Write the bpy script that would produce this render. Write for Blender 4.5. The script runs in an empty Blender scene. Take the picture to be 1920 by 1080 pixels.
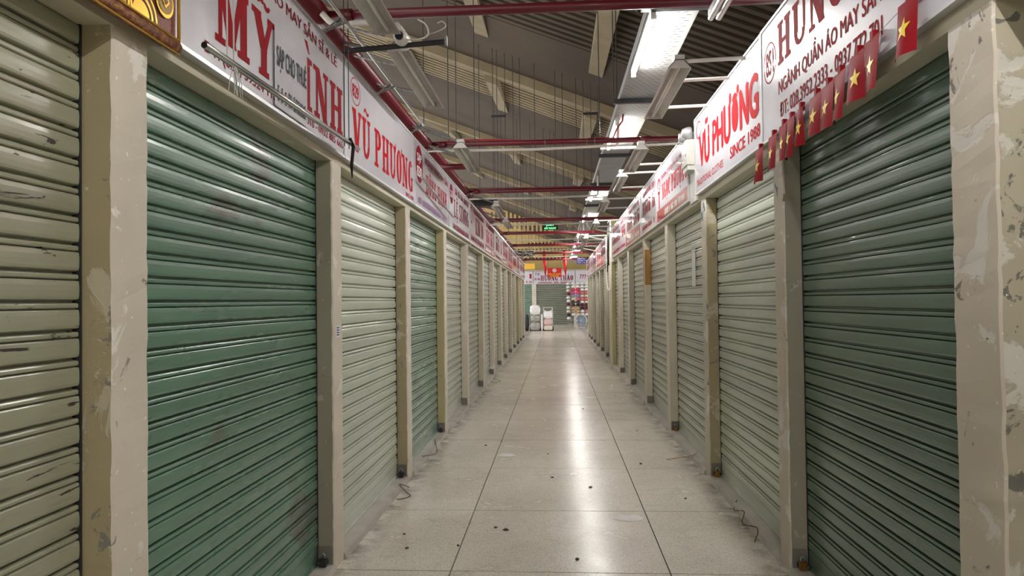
import bpy, bmesh, math, random, unicodedata
from mathutils import Vector, Matrix, noise

random.seed(7)
R = math.radians
sc = bpy.context.scene
col = sc.collection

# ------------------------------------------------------------------ camera
F = 1300.0
EYE = Vector((0, 0, 1.5))
YAW, PITCH, ROLL = R(3.64), R(1.058), R(0.7)
fw = Vector((-math.sin(YAW) * math.cos(PITCH), math.cos(YAW) * math.cos(PITCH), math.sin(PITCH)))
rt = Vector((math.cos(YAW), math.sin(YAW), 0)); up = rt.cross(fw)
r2 = rt * math.cos(ROLL) - up * math.sin(ROLL)
u2 = rt * math.sin(ROLL) + up * math.cos(ROLL)
cd = bpy.data.cameras.new('camera'); cam = bpy.data.objects.new('camera', cd); col.objects.link(cam)
cd.sensor_width = 36; cd.lens = F / 1920 * 36; cd.clip_start = 0.05; cd.clip_end = 200
cam.matrix_world = Matrix(((r2.x, u2.x, -fw.x, EYE.x), (r2.y, u2.y, -fw.y, EYE.y), (r2.z, u2.z, -fw.z, EYE.z), (0, 0, 0, 1)))
sc.camera = cam
# ------------------------------------------------------------------ world and exposure
w = bpy.data.worlds.new('hall_daylight'); sc.world = w; w.use_nodes = True
w.node_tree.nodes['Background'].inputs[0].default_value = (1.0, 0.975, 0.95, 1)
w.node_tree.nodes['Background'].inputs[1].default_value = 0.85
vs = sc.view_settings
vs.view_transform = 'Standard'; vs.look = 'None'; vs.gamma = 1; vs.use_curve_mapping = False; vs.exposure = 1.12
TUBE_POWER = 132.0

# ------------------------------------------------------------------ materials
def srgb(r, g, b):
    f = lambda c: (c / 255 / 12.92) if c / 255 <= .04045 else ((c / 255 + .055) / 1.055) ** 2.4
    return (f(r), f(g), f(b), 1)
MATS = {}
class NT:
    def __init__(s, name):
        s.m = bpy.data.materials.new(name); s.m.use_nodes = True; s.t = s.m.node_tree; s.n = s.t.nodes; s.l = s.t.links
        s.b = s.n['Principled BSDF']; MATS[name] = s.m
    def node(s, typ, **k):
        nd = s.n.new(typ)
        for a, v in k.items():
            if a.startswith('_'): setattr(nd, a[1:], v)
            else:
                key = int(a[1:]) if a[0] == 'i' and a[1:].isdigit() else a
                nd.inputs[key].default_value = v
        return nd
    def pos(s, scale=(1, 1, 1)):
        g = s.node('ShaderNodeNewGeometry'); mp = s.node('ShaderNodeMapping'); mp.inputs['Scale'].default_value = scale
        s.l.new(g.outputs['Position'], mp.inputs[0]); return mp.outputs[0]
    def noise(s, scale, detail=4, vec=None, rough=.55, dist=0):
        nd = s.node('ShaderNodeTexNoise', Scale=scale, Detail=detail, Roughness=rough, Distortion=dist)
        s.l.new(vec or s.pos(), nd.inputs['Vector']); return nd.outputs['Fac']
    def ramp(s, fac, a, b):
        nd = s.node('ShaderNodeMapRange'); nd.inputs[1].default_value = a; nd.inputs[2].default_value = b
        s.l.new(fac, nd.inputs[0]); return nd.outputs[0]
    def mix(s, fac, a, b):
        nd = s.node('ShaderNodeMix', _data_type='RGBA')
        for sock, v in ((nd.inputs[0], fac), (nd.inputs[6], a), (nd.inputs[7], b)):
            if hasattr(v, 'is_output'): s.l.new(v, sock)
            else: sock.default_value = v
        return nd.outputs[2]
    def math(s, op, a, b):
        nd = s.node('ShaderNodeMath', _operation=op)
        for i, v in enumerate((a, b)):
            if hasattr(v, 'is_output'): s.l.new(v, nd.inputs[i])
            else: nd.inputs[i].default_value = v
        return nd.outputs[0]
    def color(s, v):
        if hasattr(v, 'is_output'): s.l.new(v, s.b.inputs['Base Color'])
        else: s.b.inputs['Base Color'].default_value = v
    def set(s, **k):
        for a, v in k.items():
            sock = s.b.inputs[a.replace('_', ' ')]
            if hasattr(v, 'is_output'): s.l.new(v, sock)
            else: sock.default_value = v
        return s
    def bump(s, h, strength=.3, dist=.01):
        nd = s.node('ShaderNodeBump', Strength=strength, Distance=dist); s.l.new(h, nd.inputs['Height']); s.l.new(nd.outputs[0], s.b.inputs['Normal'])

def simple(name, c, rough=.5, metal=0., coat=0., var=0., vscale=6, spec=.5):
    t = NT(name)
    if var:
        n = t.noise(vscale, 5); t.color(t.mix(t.ramp(n, .35, .7), c, tuple(x * (1 - var) for x in c[:3]) + (1,)))
    else: t.color(c)
    t.set(Roughness=rough, Metallic=metal, Coat_Weight=coat, Coat_Roughness=.06); t.b.inputs['Specular IOR Level'].default_value = spec
    return t.m

def plaster(name, main, patch, chip, blue=0., amount=.60, chipamt=.66, seed=0.):
    t = NT(name)
    g = t.node('ShaderNodeNewGeometry'); mp = t.node('ShaderNodeMapping'); mp.inputs['Location'].default_value = (seed, seed * 2, seed)
    t.l.new(g.outputs['Position'], mp.inputs[0]); v = mp.outputs[0]
    big = t.noise(1.6, 3, v); c = t.mix(t.ramp(big, .3, .7), main, tuple(x * .84 for x in main[:3]) + (1,))
    pn = t.noise(4.2, 8, v, .62, .6); c = t.mix(t.ramp(pn, amount, amount + .025), c, patch)
    cn = t.noise(7.5, 9, v, .65, 1.1); cm = t.ramp(cn, chipamt, chipamt + .02); c = t.mix(cm, c, chip)
    if blue: c = t.mix(t.ramp(t.noise(2.7, 8, v, .6, .8), .66, .675), c, srgb(88, 116, 132))
    sp = t.noise(45, 4, v); c = t.mix(t.ramp(sp, .69, .72), c, tuple(x * 1.15 for x in patch[:3]) + (1,))
    t.color(c); t.set(Roughness=.75)
    h = t.math('ADD', t.math('MULTIPLY', t.ramp(pn, amount, amount + .03), -.6), t.math('MULTIPLY', t.noise(70, 5, v), .35))
    t.bump(h, .5, .004); return t.m

def shutter_paint(name, c, rust=0., dirt=.25, rough=.3, streak=0.):
    t = NT(name)
    v = t.pos((1, .35, 3.0))
    n1 = t.noise(2.2, 5, v); cc = t.mix(t.ramp(n1, .35, .75), c, tuple(x * (1 - dirt) for x in c[:3]) + (1,))
    n2 = t.noise(11, 7, t.pos((1, .6, 4)), .6); cc = t.mix(t.math('MULTIPLY', t.ramp(n2, .55, .85), .3), cc, srgb(96, 92, 82))
    if streak:
        n4 = t.noise(1.4, 6, t.pos((1, 1.1, 1.8)), .6, .5); cc = t.mix(t.math('MULTIPLY', t.ramp(n4, .58, .66), streak), cc, srgb(88, 84, 76))
    if rust:
        n3 = t.noise(5.0, 8, t.pos((1, 1.0, 5.5)), .62, .5); rm = t.ramp(n3, .72 - rust, .73 - rust + .01)
        cc = t.mix(rm, cc, srgb(52, 45, 38)); t.set(Roughness=t.mix(rm, (rough,) * 3 + (1,), (.8,) * 3 + (1,)))
    else: t.set(Roughness=t.math('ADD', t.math('MULTIPLY', n1, .16), rough - .07))
    t.color(cc); t.set(Metallic=.0, Coat_Weight=.25, Coat_Roughness=.15)
    t.bump(t.noise(3.5, 2, t.pos((1, 1, 1))), .10, .01); return t.m

simple('red_pipe', srgb(104, 16, 32), .4, 0, .15, .25, 3)
simple('red_pipe_light', srgb(178, 58, 68), .4, 0, .2, .2, 5)
simple('steel', (.55, .55, .55, 1), .28, 1.0)
simple('galvanised', srgb(150, 150, 146), .45, .7, 0, .35, 20)
simple('dark_steel', srgb(62, 62, 64), .5, .5, 0, .3, 10)
simple('aluminium', srgb(205, 206, 208), .35, .5)
simple('white_enamel', srgb(214, 213, 206), .3, 0, .3, .12, 14)
simple('pvc_white', srgb(225, 222, 212), .4, 0, 0, .1, 12)
simple('tray_metal', srgb(160, 160, 157), .5, .1, 0, .12, 5)
simple('tube_off', srgb(224, 222, 214), .2)
simple('black_plastic', srgb(20, 20, 22), .4)
simple('rod_dark', srgb(48, 44, 40), .6)
simple('grey_tile', srgb(130, 126, 118), .35, 0, .1, .2, 8)
simple('sill_tile', srgb(192, 185, 177), .4, 0, .1, .3, 5)
simple('rubber', srgb(30, 30, 30), .7)
simple('brass', srgb(160, 120, 60), .35, .9)
simple('red_print', srgb(150, 12, 26), .7, spec=.1)
simple('bright_red_print', srgb(186, 8, 24), .7, spec=.1)
simple('dark_red_print', srgb(122, 14, 28), .7, spec=.1)
simple('magenta_print', srgb(156, 44, 72), .7, spec=.1)
simple('purple_print', srgb(150, 110, 150), .7, spec=.1)
simple('grey_print', srgb(82, 86, 92), .7, spec=.1)
simple('white_print', srgb(238, 236, 236), .7, spec=.1)
simple('yellow_print', srgb(240, 206, 60), .4)
simple('flag_red', srgb(146, 6, 22), .6, spec=.2)
simple('flag_star', srgb(246, 214, 40), .4)
simple('gold_thread', srgb(226, 178, 62), .32, .75)
simple('dark_gold', srgb(128, 100, 44), .4, .6)
simple('packing_tape', srgb(176, 130, 66), .4, 0, .1, .15, 10)
simple('paper', srgb(214, 212, 204), .6)
simple('debris', srgb(70, 62, 54), .9)
simple('cloth_red', srgb(214, 40, 36), .7)
simple('sign_blue', srgb(60, 70, 160), .5)
simple('far_yellow', srgb(232, 182, 60), .6)
simple('string_grey', srgb(190, 188, 184), .7)
simple('dark_void', srgb(24, 22, 20), .9)
simple('fan_blue', srgb(110, 140, 190), .4)
simple('stain_white', srgb(222, 218, 214), .5, 0, 0, .12, 12)
def vinyl(name, c, wr=.12):
    t = NT(name); n = t.noise(3.0, 4, t.pos((1, 1, 1)), .5, .4)
    t.color(t.mix(t.ramp(n, .3, .75), c, tuple(x * .86 for x in c[:3]) + (1,))); t.set(Roughness=.35, Coat_Weight=.9, Coat_Roughness=.05)
    t.bump(t.noise(6.5, 4, t.pos((1, 1, .7)), .5, .8), wr, .012); return t.m
vinyl('vinyl_white', srgb(216, 214, 224), .05); vinyl('vinyl_aged', srgb(198, 194, 202), .22); vinyl('vinyl_pink', srgb(200, 176, 182), .25)
vinyl('vinyl_red', srgb(176, 34, 46), .2); vinyl('vinyl_bright', srgb(238, 236, 238), .1)
t = NT('clear_plastic'); t.color((1, 1, 1, 1)); t.set(Roughness=.05, Transmission_Weight=1.0, Alpha=.16); t.b.inputs['IOR'].default_value = 1.25
t.bump(t.noise(22, 4, None, .6, 1.2), .6, .02)
t = NT('tube_lit'); t.color((1, 1, 1, 1)); t.set(Emission_Color=(1, .97, .93, 1), Emission_Strength=TUBE_POWER)
t = NT('exit_glow'); t.color((.1, .8, .3, 1)); t.set(Emission_Color=(.12, 1, .28, 1), Emission_Strength=1.3)
t = NT('brocade'); n = t.noise(160, 2); t.color(t.mix(t.ramp(n, .4, .6), srgb(92, 34, 22), srgb(140, 66, 34))); t.set(Roughness=.5, Sheen_Weight=.3); t.bump(n, .4, .002)
t = NT('brocade_border'); n = t.noise(60, 4); t.color(t.mix(t.ramp(n, .45, .62), srgb(112, 46, 26), srgb(188, 130, 56))); t.set(Roughness=.45); t.bump(n, .4, .002)
plaster('pillar_cream', srgb(222, 213, 197), srgb(232, 227, 218), srgb(150, 143, 134), 0, .60, .65, 1)
plaster('pillar_cream_worn', srgb(214, 204, 188), srgb(222, 217, 210), srgb(128, 122, 116), .5, .56, .64, 4)
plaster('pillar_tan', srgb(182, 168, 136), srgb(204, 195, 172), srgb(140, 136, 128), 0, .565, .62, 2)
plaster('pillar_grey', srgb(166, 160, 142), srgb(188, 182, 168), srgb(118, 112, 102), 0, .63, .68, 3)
plaster('pillar_pale', srgb(222, 214, 194), srgb(230, 225, 212), srgb(160, 154, 142), 0, .63, .68, 12)  # far pillars: brightness of the aisle end put into a paler cream
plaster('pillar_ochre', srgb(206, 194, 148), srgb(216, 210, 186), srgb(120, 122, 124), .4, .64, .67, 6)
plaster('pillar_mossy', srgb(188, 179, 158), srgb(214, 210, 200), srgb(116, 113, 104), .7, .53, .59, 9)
plaster('lintel_cream', srgb(206, 200, 178), srgb(216, 210, 194), srgb(150, 145, 132), 0, .68, .72, 5)
t = NT('roof_concrete'); n = t.noise(.9, 5); t.color(t.mix(t.ramp(n, .3, .7), srgb(82, 69, 54), srgb(67, 57, 45))); t.set(Roughness=.9); t.bump(t.noise(30, 4), .15, .01)
t = NT('beam_cream'); n = t.noise(2.5, 5); t.color(t.mix(t.ramp(n, .3, .75), srgb(150, 135, 106), srgb(126, 113, 88))); t.set(Roughness=.85)
t = NT('hall_yellow'); n = t.noise(1.2, 4); t.color(t.mix(t.ramp(n, .3, .75), srgb(216, 190, 128), srgb(190, 166, 112))); t.set(Roughness=.85)
# terrazzo
t = NT('terrazzo')
big = t.noise(.9, 6, None, .6, .4); c = t.mix(t.ramp(big, .3, .72), srgb(228, 222, 211), srgb(200, 191, 178))
st = t.noise(2.6, 7, None, .65, .8); c = t.mix(t.math('MULTIPLY', t.ramp(st, .54, .72), .5), c, srgb(150, 140, 124))
vo = t.node('ShaderNodeTexVoronoi', Scale=190.0); t.l.new(t.pos(), vo.inputs['Vector'])
sep = t.node('ShaderNodeSeparateColor'); t.l.new(vo.outputs['Color'], sep.inputs[0])
c = t.mix(t.math('MULTIPLY', t.ramp(sep.outputs[0], .72, .78), .4), c, srgb(132, 124, 112)); c = t.mix(t.math('MULTIPLY', t.ramp(sep.outputs[1], .8, .86), .5), c, srgb(232, 228, 220))
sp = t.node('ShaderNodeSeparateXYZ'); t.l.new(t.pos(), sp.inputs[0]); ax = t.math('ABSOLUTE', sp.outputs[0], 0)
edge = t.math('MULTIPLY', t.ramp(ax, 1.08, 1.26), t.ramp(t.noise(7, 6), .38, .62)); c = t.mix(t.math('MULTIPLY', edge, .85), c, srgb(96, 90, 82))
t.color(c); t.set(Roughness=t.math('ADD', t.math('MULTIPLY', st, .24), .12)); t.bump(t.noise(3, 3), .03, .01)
simple('joint_grime', srgb(84, 78, 70), .8)
PAINT = {}
def paint(key, c, **k):
    if key not in PAINT: PAINT[key] = shutter_paint('shutter_' + key, c, **k)
    return PAINT[key]
paint('olive', srgb(160, 160, 138), rust=.085, rough=.3)
paint('green', srgb(104, 140, 120), rough=.26, streak=.65)
paint('sage', srgb(204, 212, 196), rough=.3)
paint('teal', srgb(134, 162, 146), rough=.28, streak=.4)
paint('pale', srgb(200, 204, 190), rough=.34)
paint('deep', srgb(98, 122, 106), rough=.24)
paint('grey', srgb(190, 194, 180), rough=.33)
paint('far', srgb(146, 152, 138), rough=.35)

# ------------------------------------------------------------------ builders
OFF = {}
class MB:
    def __init__(s): s.v = []; s.f = []; s.mi = []
    def add(s, vs, fs, mi=0):
        b = len(s.v); s.v += [tuple(v) for v in vs]; s.f += [tuple(b + i for i in f) for f in fs]; s.mi += [mi] * len(fs); return s
    def box(s, x0, y0, z0, x1, y1, z1, mi=0):
        x0, x1 = sorted((x0, x1)); y0, y1 = sorted((y0, y1)); z0, z1 = sorted((z0, z1))
        return s.add([(x0, y0, z0), (x1, y0, z0), (x1, y1, z0), (x0, y1, z0), (x0, y0, z1), (x1, y0, z1), (x1, y1, z1), (x0, y1, z1)],
                     [(0, 3, 2, 1), (4, 5, 6, 7), (0, 1, 5, 4), (1, 2, 6, 5), (2, 3, 7, 6), (3, 0, 4, 7)], mi)
    def tube(s, pts, r, n=8, mi=0, cap=True):
        pts = [Vector(p) for p in pts]; rr = r if isinstance(r, (list, tuple)) else [r] * len(pts)
        vs = []; prev = None
        for i, p in enumerate(pts):
            d = (pts[min(i + 1, len(pts) - 1)] - pts[max(i - 1, 0)]).normalized()
            if prev is None: a = d.cross(Vector((0, 0, 1)) if abs(d.z) < .9 else Vector((1, 0, 0))).normalized()
            else: a = (prev - d * prev.dot(d)).normalized()
            prev = a; b = d.cross(a)
            vs += [p + (a * math.cos(k * 2 * math.pi / n) + b * math.sin(k * 2 * math.pi / n)) * rr[i] for k in range(n)]
        fs = []
        for i in range(len(pts) - 1):
            for k in range(n): k2 = (k + 1) % n; fs.append((i * n + k, i * n + k2, i * n + n + k2, i * n + n + k))
        if cap: fs += [tuple(range(n - 1, -1, -1)), tuple((len(pts) - 1) * n + k for k in range(n))]
        return s.add(vs, fs, mi)
    def extrude(s, prof, a, b, mi=0, closed=True, caps=True):
        """prof: list of 3D points (Vector offset) swept from a to b"""
        n = len(prof); a = Vector(a); b = Vector(b)
        vs = [a + Vector(p) for p in prof] + [b + Vector(p) for p in prof]
        fs = [(i, (i + 1) % n, n + (i + 1) % n, n + i) for i in range(n if closed else n - 1)]
        if closed and caps: fs += [tuple(range(n - 1, -1, -1)), tuple(range(n, 2 * n))]
        return s.add(vs, fs, mi)
    def lathe(s, prof, c, axis='z', n=16, mi=0):
        vs = []
        for r_, h in prof:
            for k in range(n):
                a = k * 2 * math.pi / n; p = (r_ * math.cos(a), r_ * math.sin(a), h)
                if axis == 'y': p = (p[0], p[2], p[1])
                elif axis == 'x': p = (p[2], p[0], p[1])
                vs.append((c[0] + p[0], c[1] + p[1], c[2] + p[2]))
        fs = [(i * n + k, i * n + (k + 1) % n, (i + 1) * n + (k + 1) % n, (i + 1) * n + k) for i in range(len(prof) - 1) for k in range(n)]
        return s.add(vs, fs, mi)
    def build(s, name, mat, parent=None, smooth=False, origin=None):
        off = OFF.get(parent.name, Vector()) if parent else Vector(origin or (0, 0, 0))
        me = bpy.data.meshes.new(name); me.from_pydata([tuple(Vector(v) - off) for v in s.v], [], s.f)
        for m in (mat if isinstance(mat, (list, tuple)) else [mat]): me.materials.append(MATS[m])
        if any(s.mi): me.polygons.foreach_set('material_index', s.mi)
        if smooth: me.polygons.foreach_set('use_smooth', [True] * len(me.polygons))
        me.update(); o = bpy.data.objects.new(name, me); col.objects.link(o)
        if parent: o.parent = parent
        else: o.location = off
        OFF[o.name] = off; return o
def smooth_path(P, n=6):
    P = [Vector(p) for p in P]; out = []
    for i in range(len(P) - 1):
        a, b, c, d = P[max(i - 1, 0)], P[i], P[i + 1], P[min(i + 2, len(P) - 1)]
        for k in range(n): t_ = k / n; out.append(.5 * (2 * b + (c - a) * t_ + (2 * a - 5 * b + 4 * c - d) * t_ ** 2 + (3 * b - a - 3 * c + d) * t_ ** 3))
    return out + [P[-1]]
def tag(o, label=None, cat=None, group=None, kind=None):
    for k, v in (('label', label), ('category', cat), ('group', group), ('kind', kind)):
        if v: o[k] = v
    return o
def thing(name, loc, label, cat, group=None):
    o = bpy.data.objects.new(name, None); col.objects.link(o); o.location = loc; o.empty_display_size = .1
    OFF[o.name] = Vector(loc); return tag(o, label, cat, group)
def mesh_obj(name, me, parent=None, loc=(0, 0, 0)):
    o = bpy.data.objects.new(name, me); col.objects.link(o); o.parent = parent; o.location = loc; return o
ORD = ['', 'first', 'second', 'third', 'fourth', 'fifth', 'sixth', 'seventh', 'eighth', 'ninth', 'tenth', 'eleventh', 'twelfth', 'thirteenth', 'fourteenth', 'fifteenth']

# ------------------------------------------------------------------ lettering
def sans(body, bold=0.):
    cu = bpy.data.curves.new('lettering', 'FONT'); cu.body = body; cu.size = 1; cu.resolution_u = 3
    o = bpy.data.objects.new('lettering', cu); me = bpy.data.meshes.new_from_object(o)
    vs = [(v.co.x, v.co.y) for v in me.vertices]; fs = [tuple(p.vertices) for p in me.polygons]
    bpy.data.objects.remove(o); bpy.data.curves.remove(cu); bpy.data.meshes.remove(me)
    if bold:
        V = []; G = []; b = .018 + bold * .6
        for k, (dx, dy) in enumerate(((0, 0), (-b, 0), (b, 0), (0, b * .5), (0, -b * .5))):
            n = len(V); V += [(p[0] + dx, p[1] + dy, k) for p in vs]; G += [tuple(n + i for i in f) for f in fs]
        vs, fs = V, G
    return vs, fs
def slab(body):
    """heavy slab-serif capitals made of strokes, with Vietnamese marks"""
    V = []; Fc = []
    W, T, SH = .25, .14, .1
    x = 0.
    def poly(p): b = len(V); V.extend(p); Fc.append(tuple(range(b, b + len(p))))
    def bar(a, b, c, d): poly([(x + a, b), (x + c, b), (x + c, d), (x + a, d)])
    def dia(a, b, c, d, wd): poly([(x + a - wd / 2, b), (x + a + wd / 2, b), (x + c + wd / 2, d), (x + c - wd / 2, d)])
    def arc(cx, cy, rx, ry, a0, a1, wx, wy, n=10):
        for i in range(n):
            p = []
            for a in (a0 + (a1 - a0) * i / n, a0 + (a1 - a0) * (i + 1) / n):
                ca, sa = math.cos(R(a)), math.sin(R(a)); p.append(((cx + rx * ca), cy + ry * sa, (cx + (rx - wx) * ca), cy + (ry - wy) * sa))
            poly([(x + p[0][0], p[0][1]), (x + p[1][0], p[1][1]), (x + p[1][2], p[1][3]), (x + p[0][2], p[0][3])])
    def ser(c, y, wd): bar(c - wd / 2, y if y < .5 else y - SH, c + wd / 2, y + SH if y < .5 else y)
    for ch in body:
        d = unicodedata.normalize('NFD', ch); L = d[0]; marks = d[1:]
        wd = .78; mx = .39
        if L == ' ': x += .35; continue
        if L in 'VX': pass
        if L == 'V': dia(.37, 0, .15, 1, W); dia(.41, 0, .64, 1, T); ser(.15, 1, .32); ser(.64, 1, .26)
        elif L == 'Y': dia(.4, .42, .15, 1, W); dia(.42, .42, .66, 1, T); bar(.3, 0, .5, .5); ser(.15, 1, .32); ser(.66, 1, .26); ser(.4, 0, .36)
        elif L == 'U': bar(.1, .3, .3, 1); bar(.58, .3, .68, 1); arc(.39, .3, .29, .3, 180, 360, .17, .11); ser(.2, 1, .36); ser(.63, 1, .26)
        elif L == 'P': bar(.12, 0, .32, 1); arc(.38, .73, .32, .27, -90, 90, W, .09); bar(.3, .91, .4, 1); bar(.3, .46, .4, .55); ser(.22, 0, .4); ser(.16, 1, .28)
        elif L == 'R': bar(.12, 0, .32, 1); arc(.38, .75, .3, .25, -90, 90, W, .09); bar(.3, .91, .4, 1); bar(.3, .5, .4, .59); dia(.68, 0, .45, .52, W); ser(.22, 0, .36)
        elif L == 'H': bar(.1, 0, .3, 1); bar(.52, 0, .72, 1); bar(.3, .45, .52, .56); [ser(c, y, .34) for c in (.2, .62) for y in (0, 1)]; wd = .84
        elif L == 'N': bar(.12, 0, .22, 1); dia(.62, 0, .18, 1, W); bar(.6, 0, .7, 1); ser(.17, 0, .28); ser(.65, 1, .28); ser(.14, 1, .3); wd = .82
        elif L == 'M': bar(.12, 0, .22, 1); dia(.5, .05, .2, 1, W); dia(.5, .05, .78, 1, T); bar(.74, 0, .94, 1); ser(.17, 0, .28); ser(.84, 0, .36); ser(.84, 1, .3); ser(.16, 1, .28); wd = 1.06; mx = .5
        elif L in 'OQ': arc(.39, .5, .34, .51, 0, 360, W, .09, 22)
        elif L == 'G': arc(.39, .5, .34, .51, 45, 320, W, .09, 18); bar(.54, .05, .7, .45); bar(.44, .4, .76, .48)
        elif L == 'C': arc(.39, .5, .34, .51, 50, 310, W, .09, 18); bar(.55, .62, .64, 1)
        elif L == 'S': arc(.36, .73, .28, .28, 40, 270, .17, .11); arc(.36, .27, .29, .28, -140, 90, .18, .11); bar(.55, .7, .63, 1); bar(.08, 0, .16, .3); wd = .72
        elif L == 'I': bar(.12, 0, .32, 1); ser(.22, 0, .4); ser(.22, 1, .4); wd = .46; mx = .22
        elif L == 'T': bar(.29, 0, .49, 1); bar(.03, .9, .75, 1); bar(.03, .72, .1, .92); bar(.68, .72, .75, .92); ser(.39, 0, .38)
        elif L == 'L': bar(.12, 0, .32, 1); bar(.12, 0, .68, .1); bar(.6, .05, .68, .32); ser(.22, 1, .4); wd = .72
        elif L == 'E': bar(.12, 0, .32, 1); bar(.12, 0, .66, .1); bar(.12, .9, .64, 1); bar(.3, .46, .52, .55); bar(.58, .05, .66, .3); bar(.57, .7, .64, .95); wd = .72; mx = .36
        elif L == 'A': dia(.12, 0, .38, 1, T); dia(.64, 0, .4, 1, W); bar(.2, .26, .58, .35); ser(.12, 0, .26); ser(.64, 0, .32)
        elif L == 'D': bar(.12, 0, .32, 1); arc(.32, .5, .42, .5, -90, 90, W, .09, 14); ser(.16, 0, .28); ser(.16, 1, .28)
        elif L == '\u0110': bar(.12, 0, .32, 1); arc(.32, .5, .42, .5, -90, 90, W, .09, 14); ser(.16, 0, .28); ser(.16, 1, .28); bar(0, .46, .45, .55)
        elif L == 'B': bar(.12, 0, .32, 1); arc(.38, .74, .28, .26, -90, 90, .18, .08); arc(.38, .26, .32, .27, -90, 90, .19, .08); bar(.3, 0, .4, .08); bar(.3, .92, .4, 1); bar(.3, .46, .4, .55)
        elif L == 'K': bar(.12, 0, .32, 1); dia(.28, .4, .66, 1, T); dia(.66, 0, .4, .62, W); ser(.22, 0, .36); ser(.22, 1, .36); ser(.64, 0, .3)
        for m in marks:
            m = ord(m)
            if m == 0x300: poly([(x + mx - .16, 1.3), (x + mx - .02, 1.3), (x + mx + .1, 1.08), (x + mx + .02, 1.08)])
            elif m == 0x301: poly([(x + mx + .02, 1.3), (x + mx + .18, 1.3), (x + mx + .0, 1.08), (x + mx - .08, 1.08)])
            elif m == 0x303: arc(mx - .1, 1.13, .12, .12, 20, 180, .07, .08, 6); arc(mx + .12, 1.2, .12, .12, 180, 350, .07, .08, 6)
            elif m == 0x309: arc(mx, 1.25, .11, .1, -60, 170, .08, .07, 7); bar(mx - .03, 1.07, mx + .05, 1.2)
            elif m == 0x302: dia(mx - .17, 1.06, mx, 1.24, .1); dia(mx + .17, 1.06, mx, 1.24, .1)
            elif m == 0x306: arc(mx, 1.2, .16, .12, 180, 360, .06, .06, 7)
            elif m == 0x323: bar(mx - .07, -.24, mx + .07, -.1)
            elif m == 0x31b: arc(wd - .1, 1.0, .13, .2, -80, 40, .08, .08, 6)
        x += wd + .05
    return V, Fc
def strokes(n, seed):
    """unreadable print: uneven upright strokes"""
    rnd = random.Random(seed); V = []; Fc = []; x = 0
    for i in range(n):
        wd = rnd.choice((.22, .3, .4)); h = rnd.uniform(.86, 1.0)
        if rnd.random() < .16: x += .35; continue
        for a, b, c, d in ((0, 0, .13, h), (0, h - .14, wd, h), (0, rnd.choice((0, .42)), wd, .56 if rnd.random() < .5 else .14), (wd - .1, 0, wd, h * rnd.choice((.5, 1)))):
            if d <= b: b, d = d, b + .1
            k = len(V); V += [(x + a, b), (x + c, b), (x + c, d), (x + a, d)]; Fc.append((k, k + 1, k + 2, k + 3))
        x += wd + .12
    return V, Fc
def fit(vf, u0, v0, u1, v1):
    vs, fs = vf; xs = [p[0] for p in vs]; ys = [p[1] for p in vs]; a, b, c, d = min(xs), max(xs), min(ys), max(ys)
    return [(u0 + (p[0] - a) / (b - a) * (u1 - u0), v0 + (p[1] - c) / (d - c) * (v1 - v0)) + tuple(p[2:]) for p in vs], fs
def disc(cu, cv, ru, rv, n=28, inner=0.):
    V = []; Fc = []
    for k in range(n): a = 2 * math.pi * k / n; V.append((cu + ru * math.cos(a), cv + rv * math.sin(a)))
    if not inner: return V, [tuple(range(n))]
    for k in range(n): a = 2 * math.pi * k / n; V.append((cu + (ru - inner) * math.cos(a), cv + (rv - inner) * math.sin(a)))
    return V, [(k, (k + 1) % n, n + (k + 1) % n, n + k) for k in range(n)]
def rect(u0, v0, u1, v1): return [(u0, v0), (u1, v0), (u1, v1), (u0, v1)], [(0, 1, 2, 3)]
def clusters(vf):
    """one piece per letter: faces whose spans along the line overlap belong together"""
    vs, fs = vf; iv = sorted((min(vs[i][0] for i in f), max(vs[i][0] for i in f), k) for k, f in enumerate(fs)); out = []; end = -1e9
    eps = 1e-4
    for a, b, k in iv:
        if a > end - eps: out.append([]); end = b
        out[-1].append(k); end = max(end, b)
    res = []
    for ks in out:
        mp = {}; V = []; Fc = []
        for k in ks:
            for i in fs[k]:
                if i not in mp: mp[i] = len(V); V.append(vs[i])
            Fc.append(tuple(mp[i] for i in fs[k]))
        res.append((V, Fc))
    return res
class Board:
    """a plane to print on: origin o, axes u (reading direction), v (up), normal n"""
    def __init__(s, root, o, u, n): s.root = root; s.o = Vector(o); s.u = Vector(u); s.n = Vector(n); s.v = Vector((0, 0, 1))
    def put(s, name, vf, mat, lift=.0012, parent=None, th=.0008):
        if name in ('title', 'tagline', 'phone_line', 'number', 'since_line', 'number_word', 'notice_text', 'exit_word', 'exit_subtitle', 'main_words', 'title_edge', 'title_shadow') and getattr(s, 'split', True):
            for part in clusters(vf): o = s._put('letter', part, mat, lift, parent)
            return o
        o = s._put(name, vf, mat, lift, parent)
        if name.endswith('line') or name.endswith('phone') or name in ('title', 'tagline', 'number', 'small_words', 'medallion_scrolls'): o['kind'] = 'stuff'
        return o
    def _put(s, name, vf, mat, lift, parent):
        vs, fs = vf; m = MB(); lf = [lift] * len(vs)
        if sum(map(len, fs)) == len(vs):
            for k, f in enumerate(fs):
                for i in f: lf[i] = lift + (k % 14) * .00009
        m.add([s.o + s.u * p[0] + s.v * p[1] + s.n * (l_ + (p[2] * .00012 if len(p) > 2 else 0)) for p, l_ in zip(vs, lf)], fs)
        return m.build(name, mat, parent or s.root)

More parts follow.
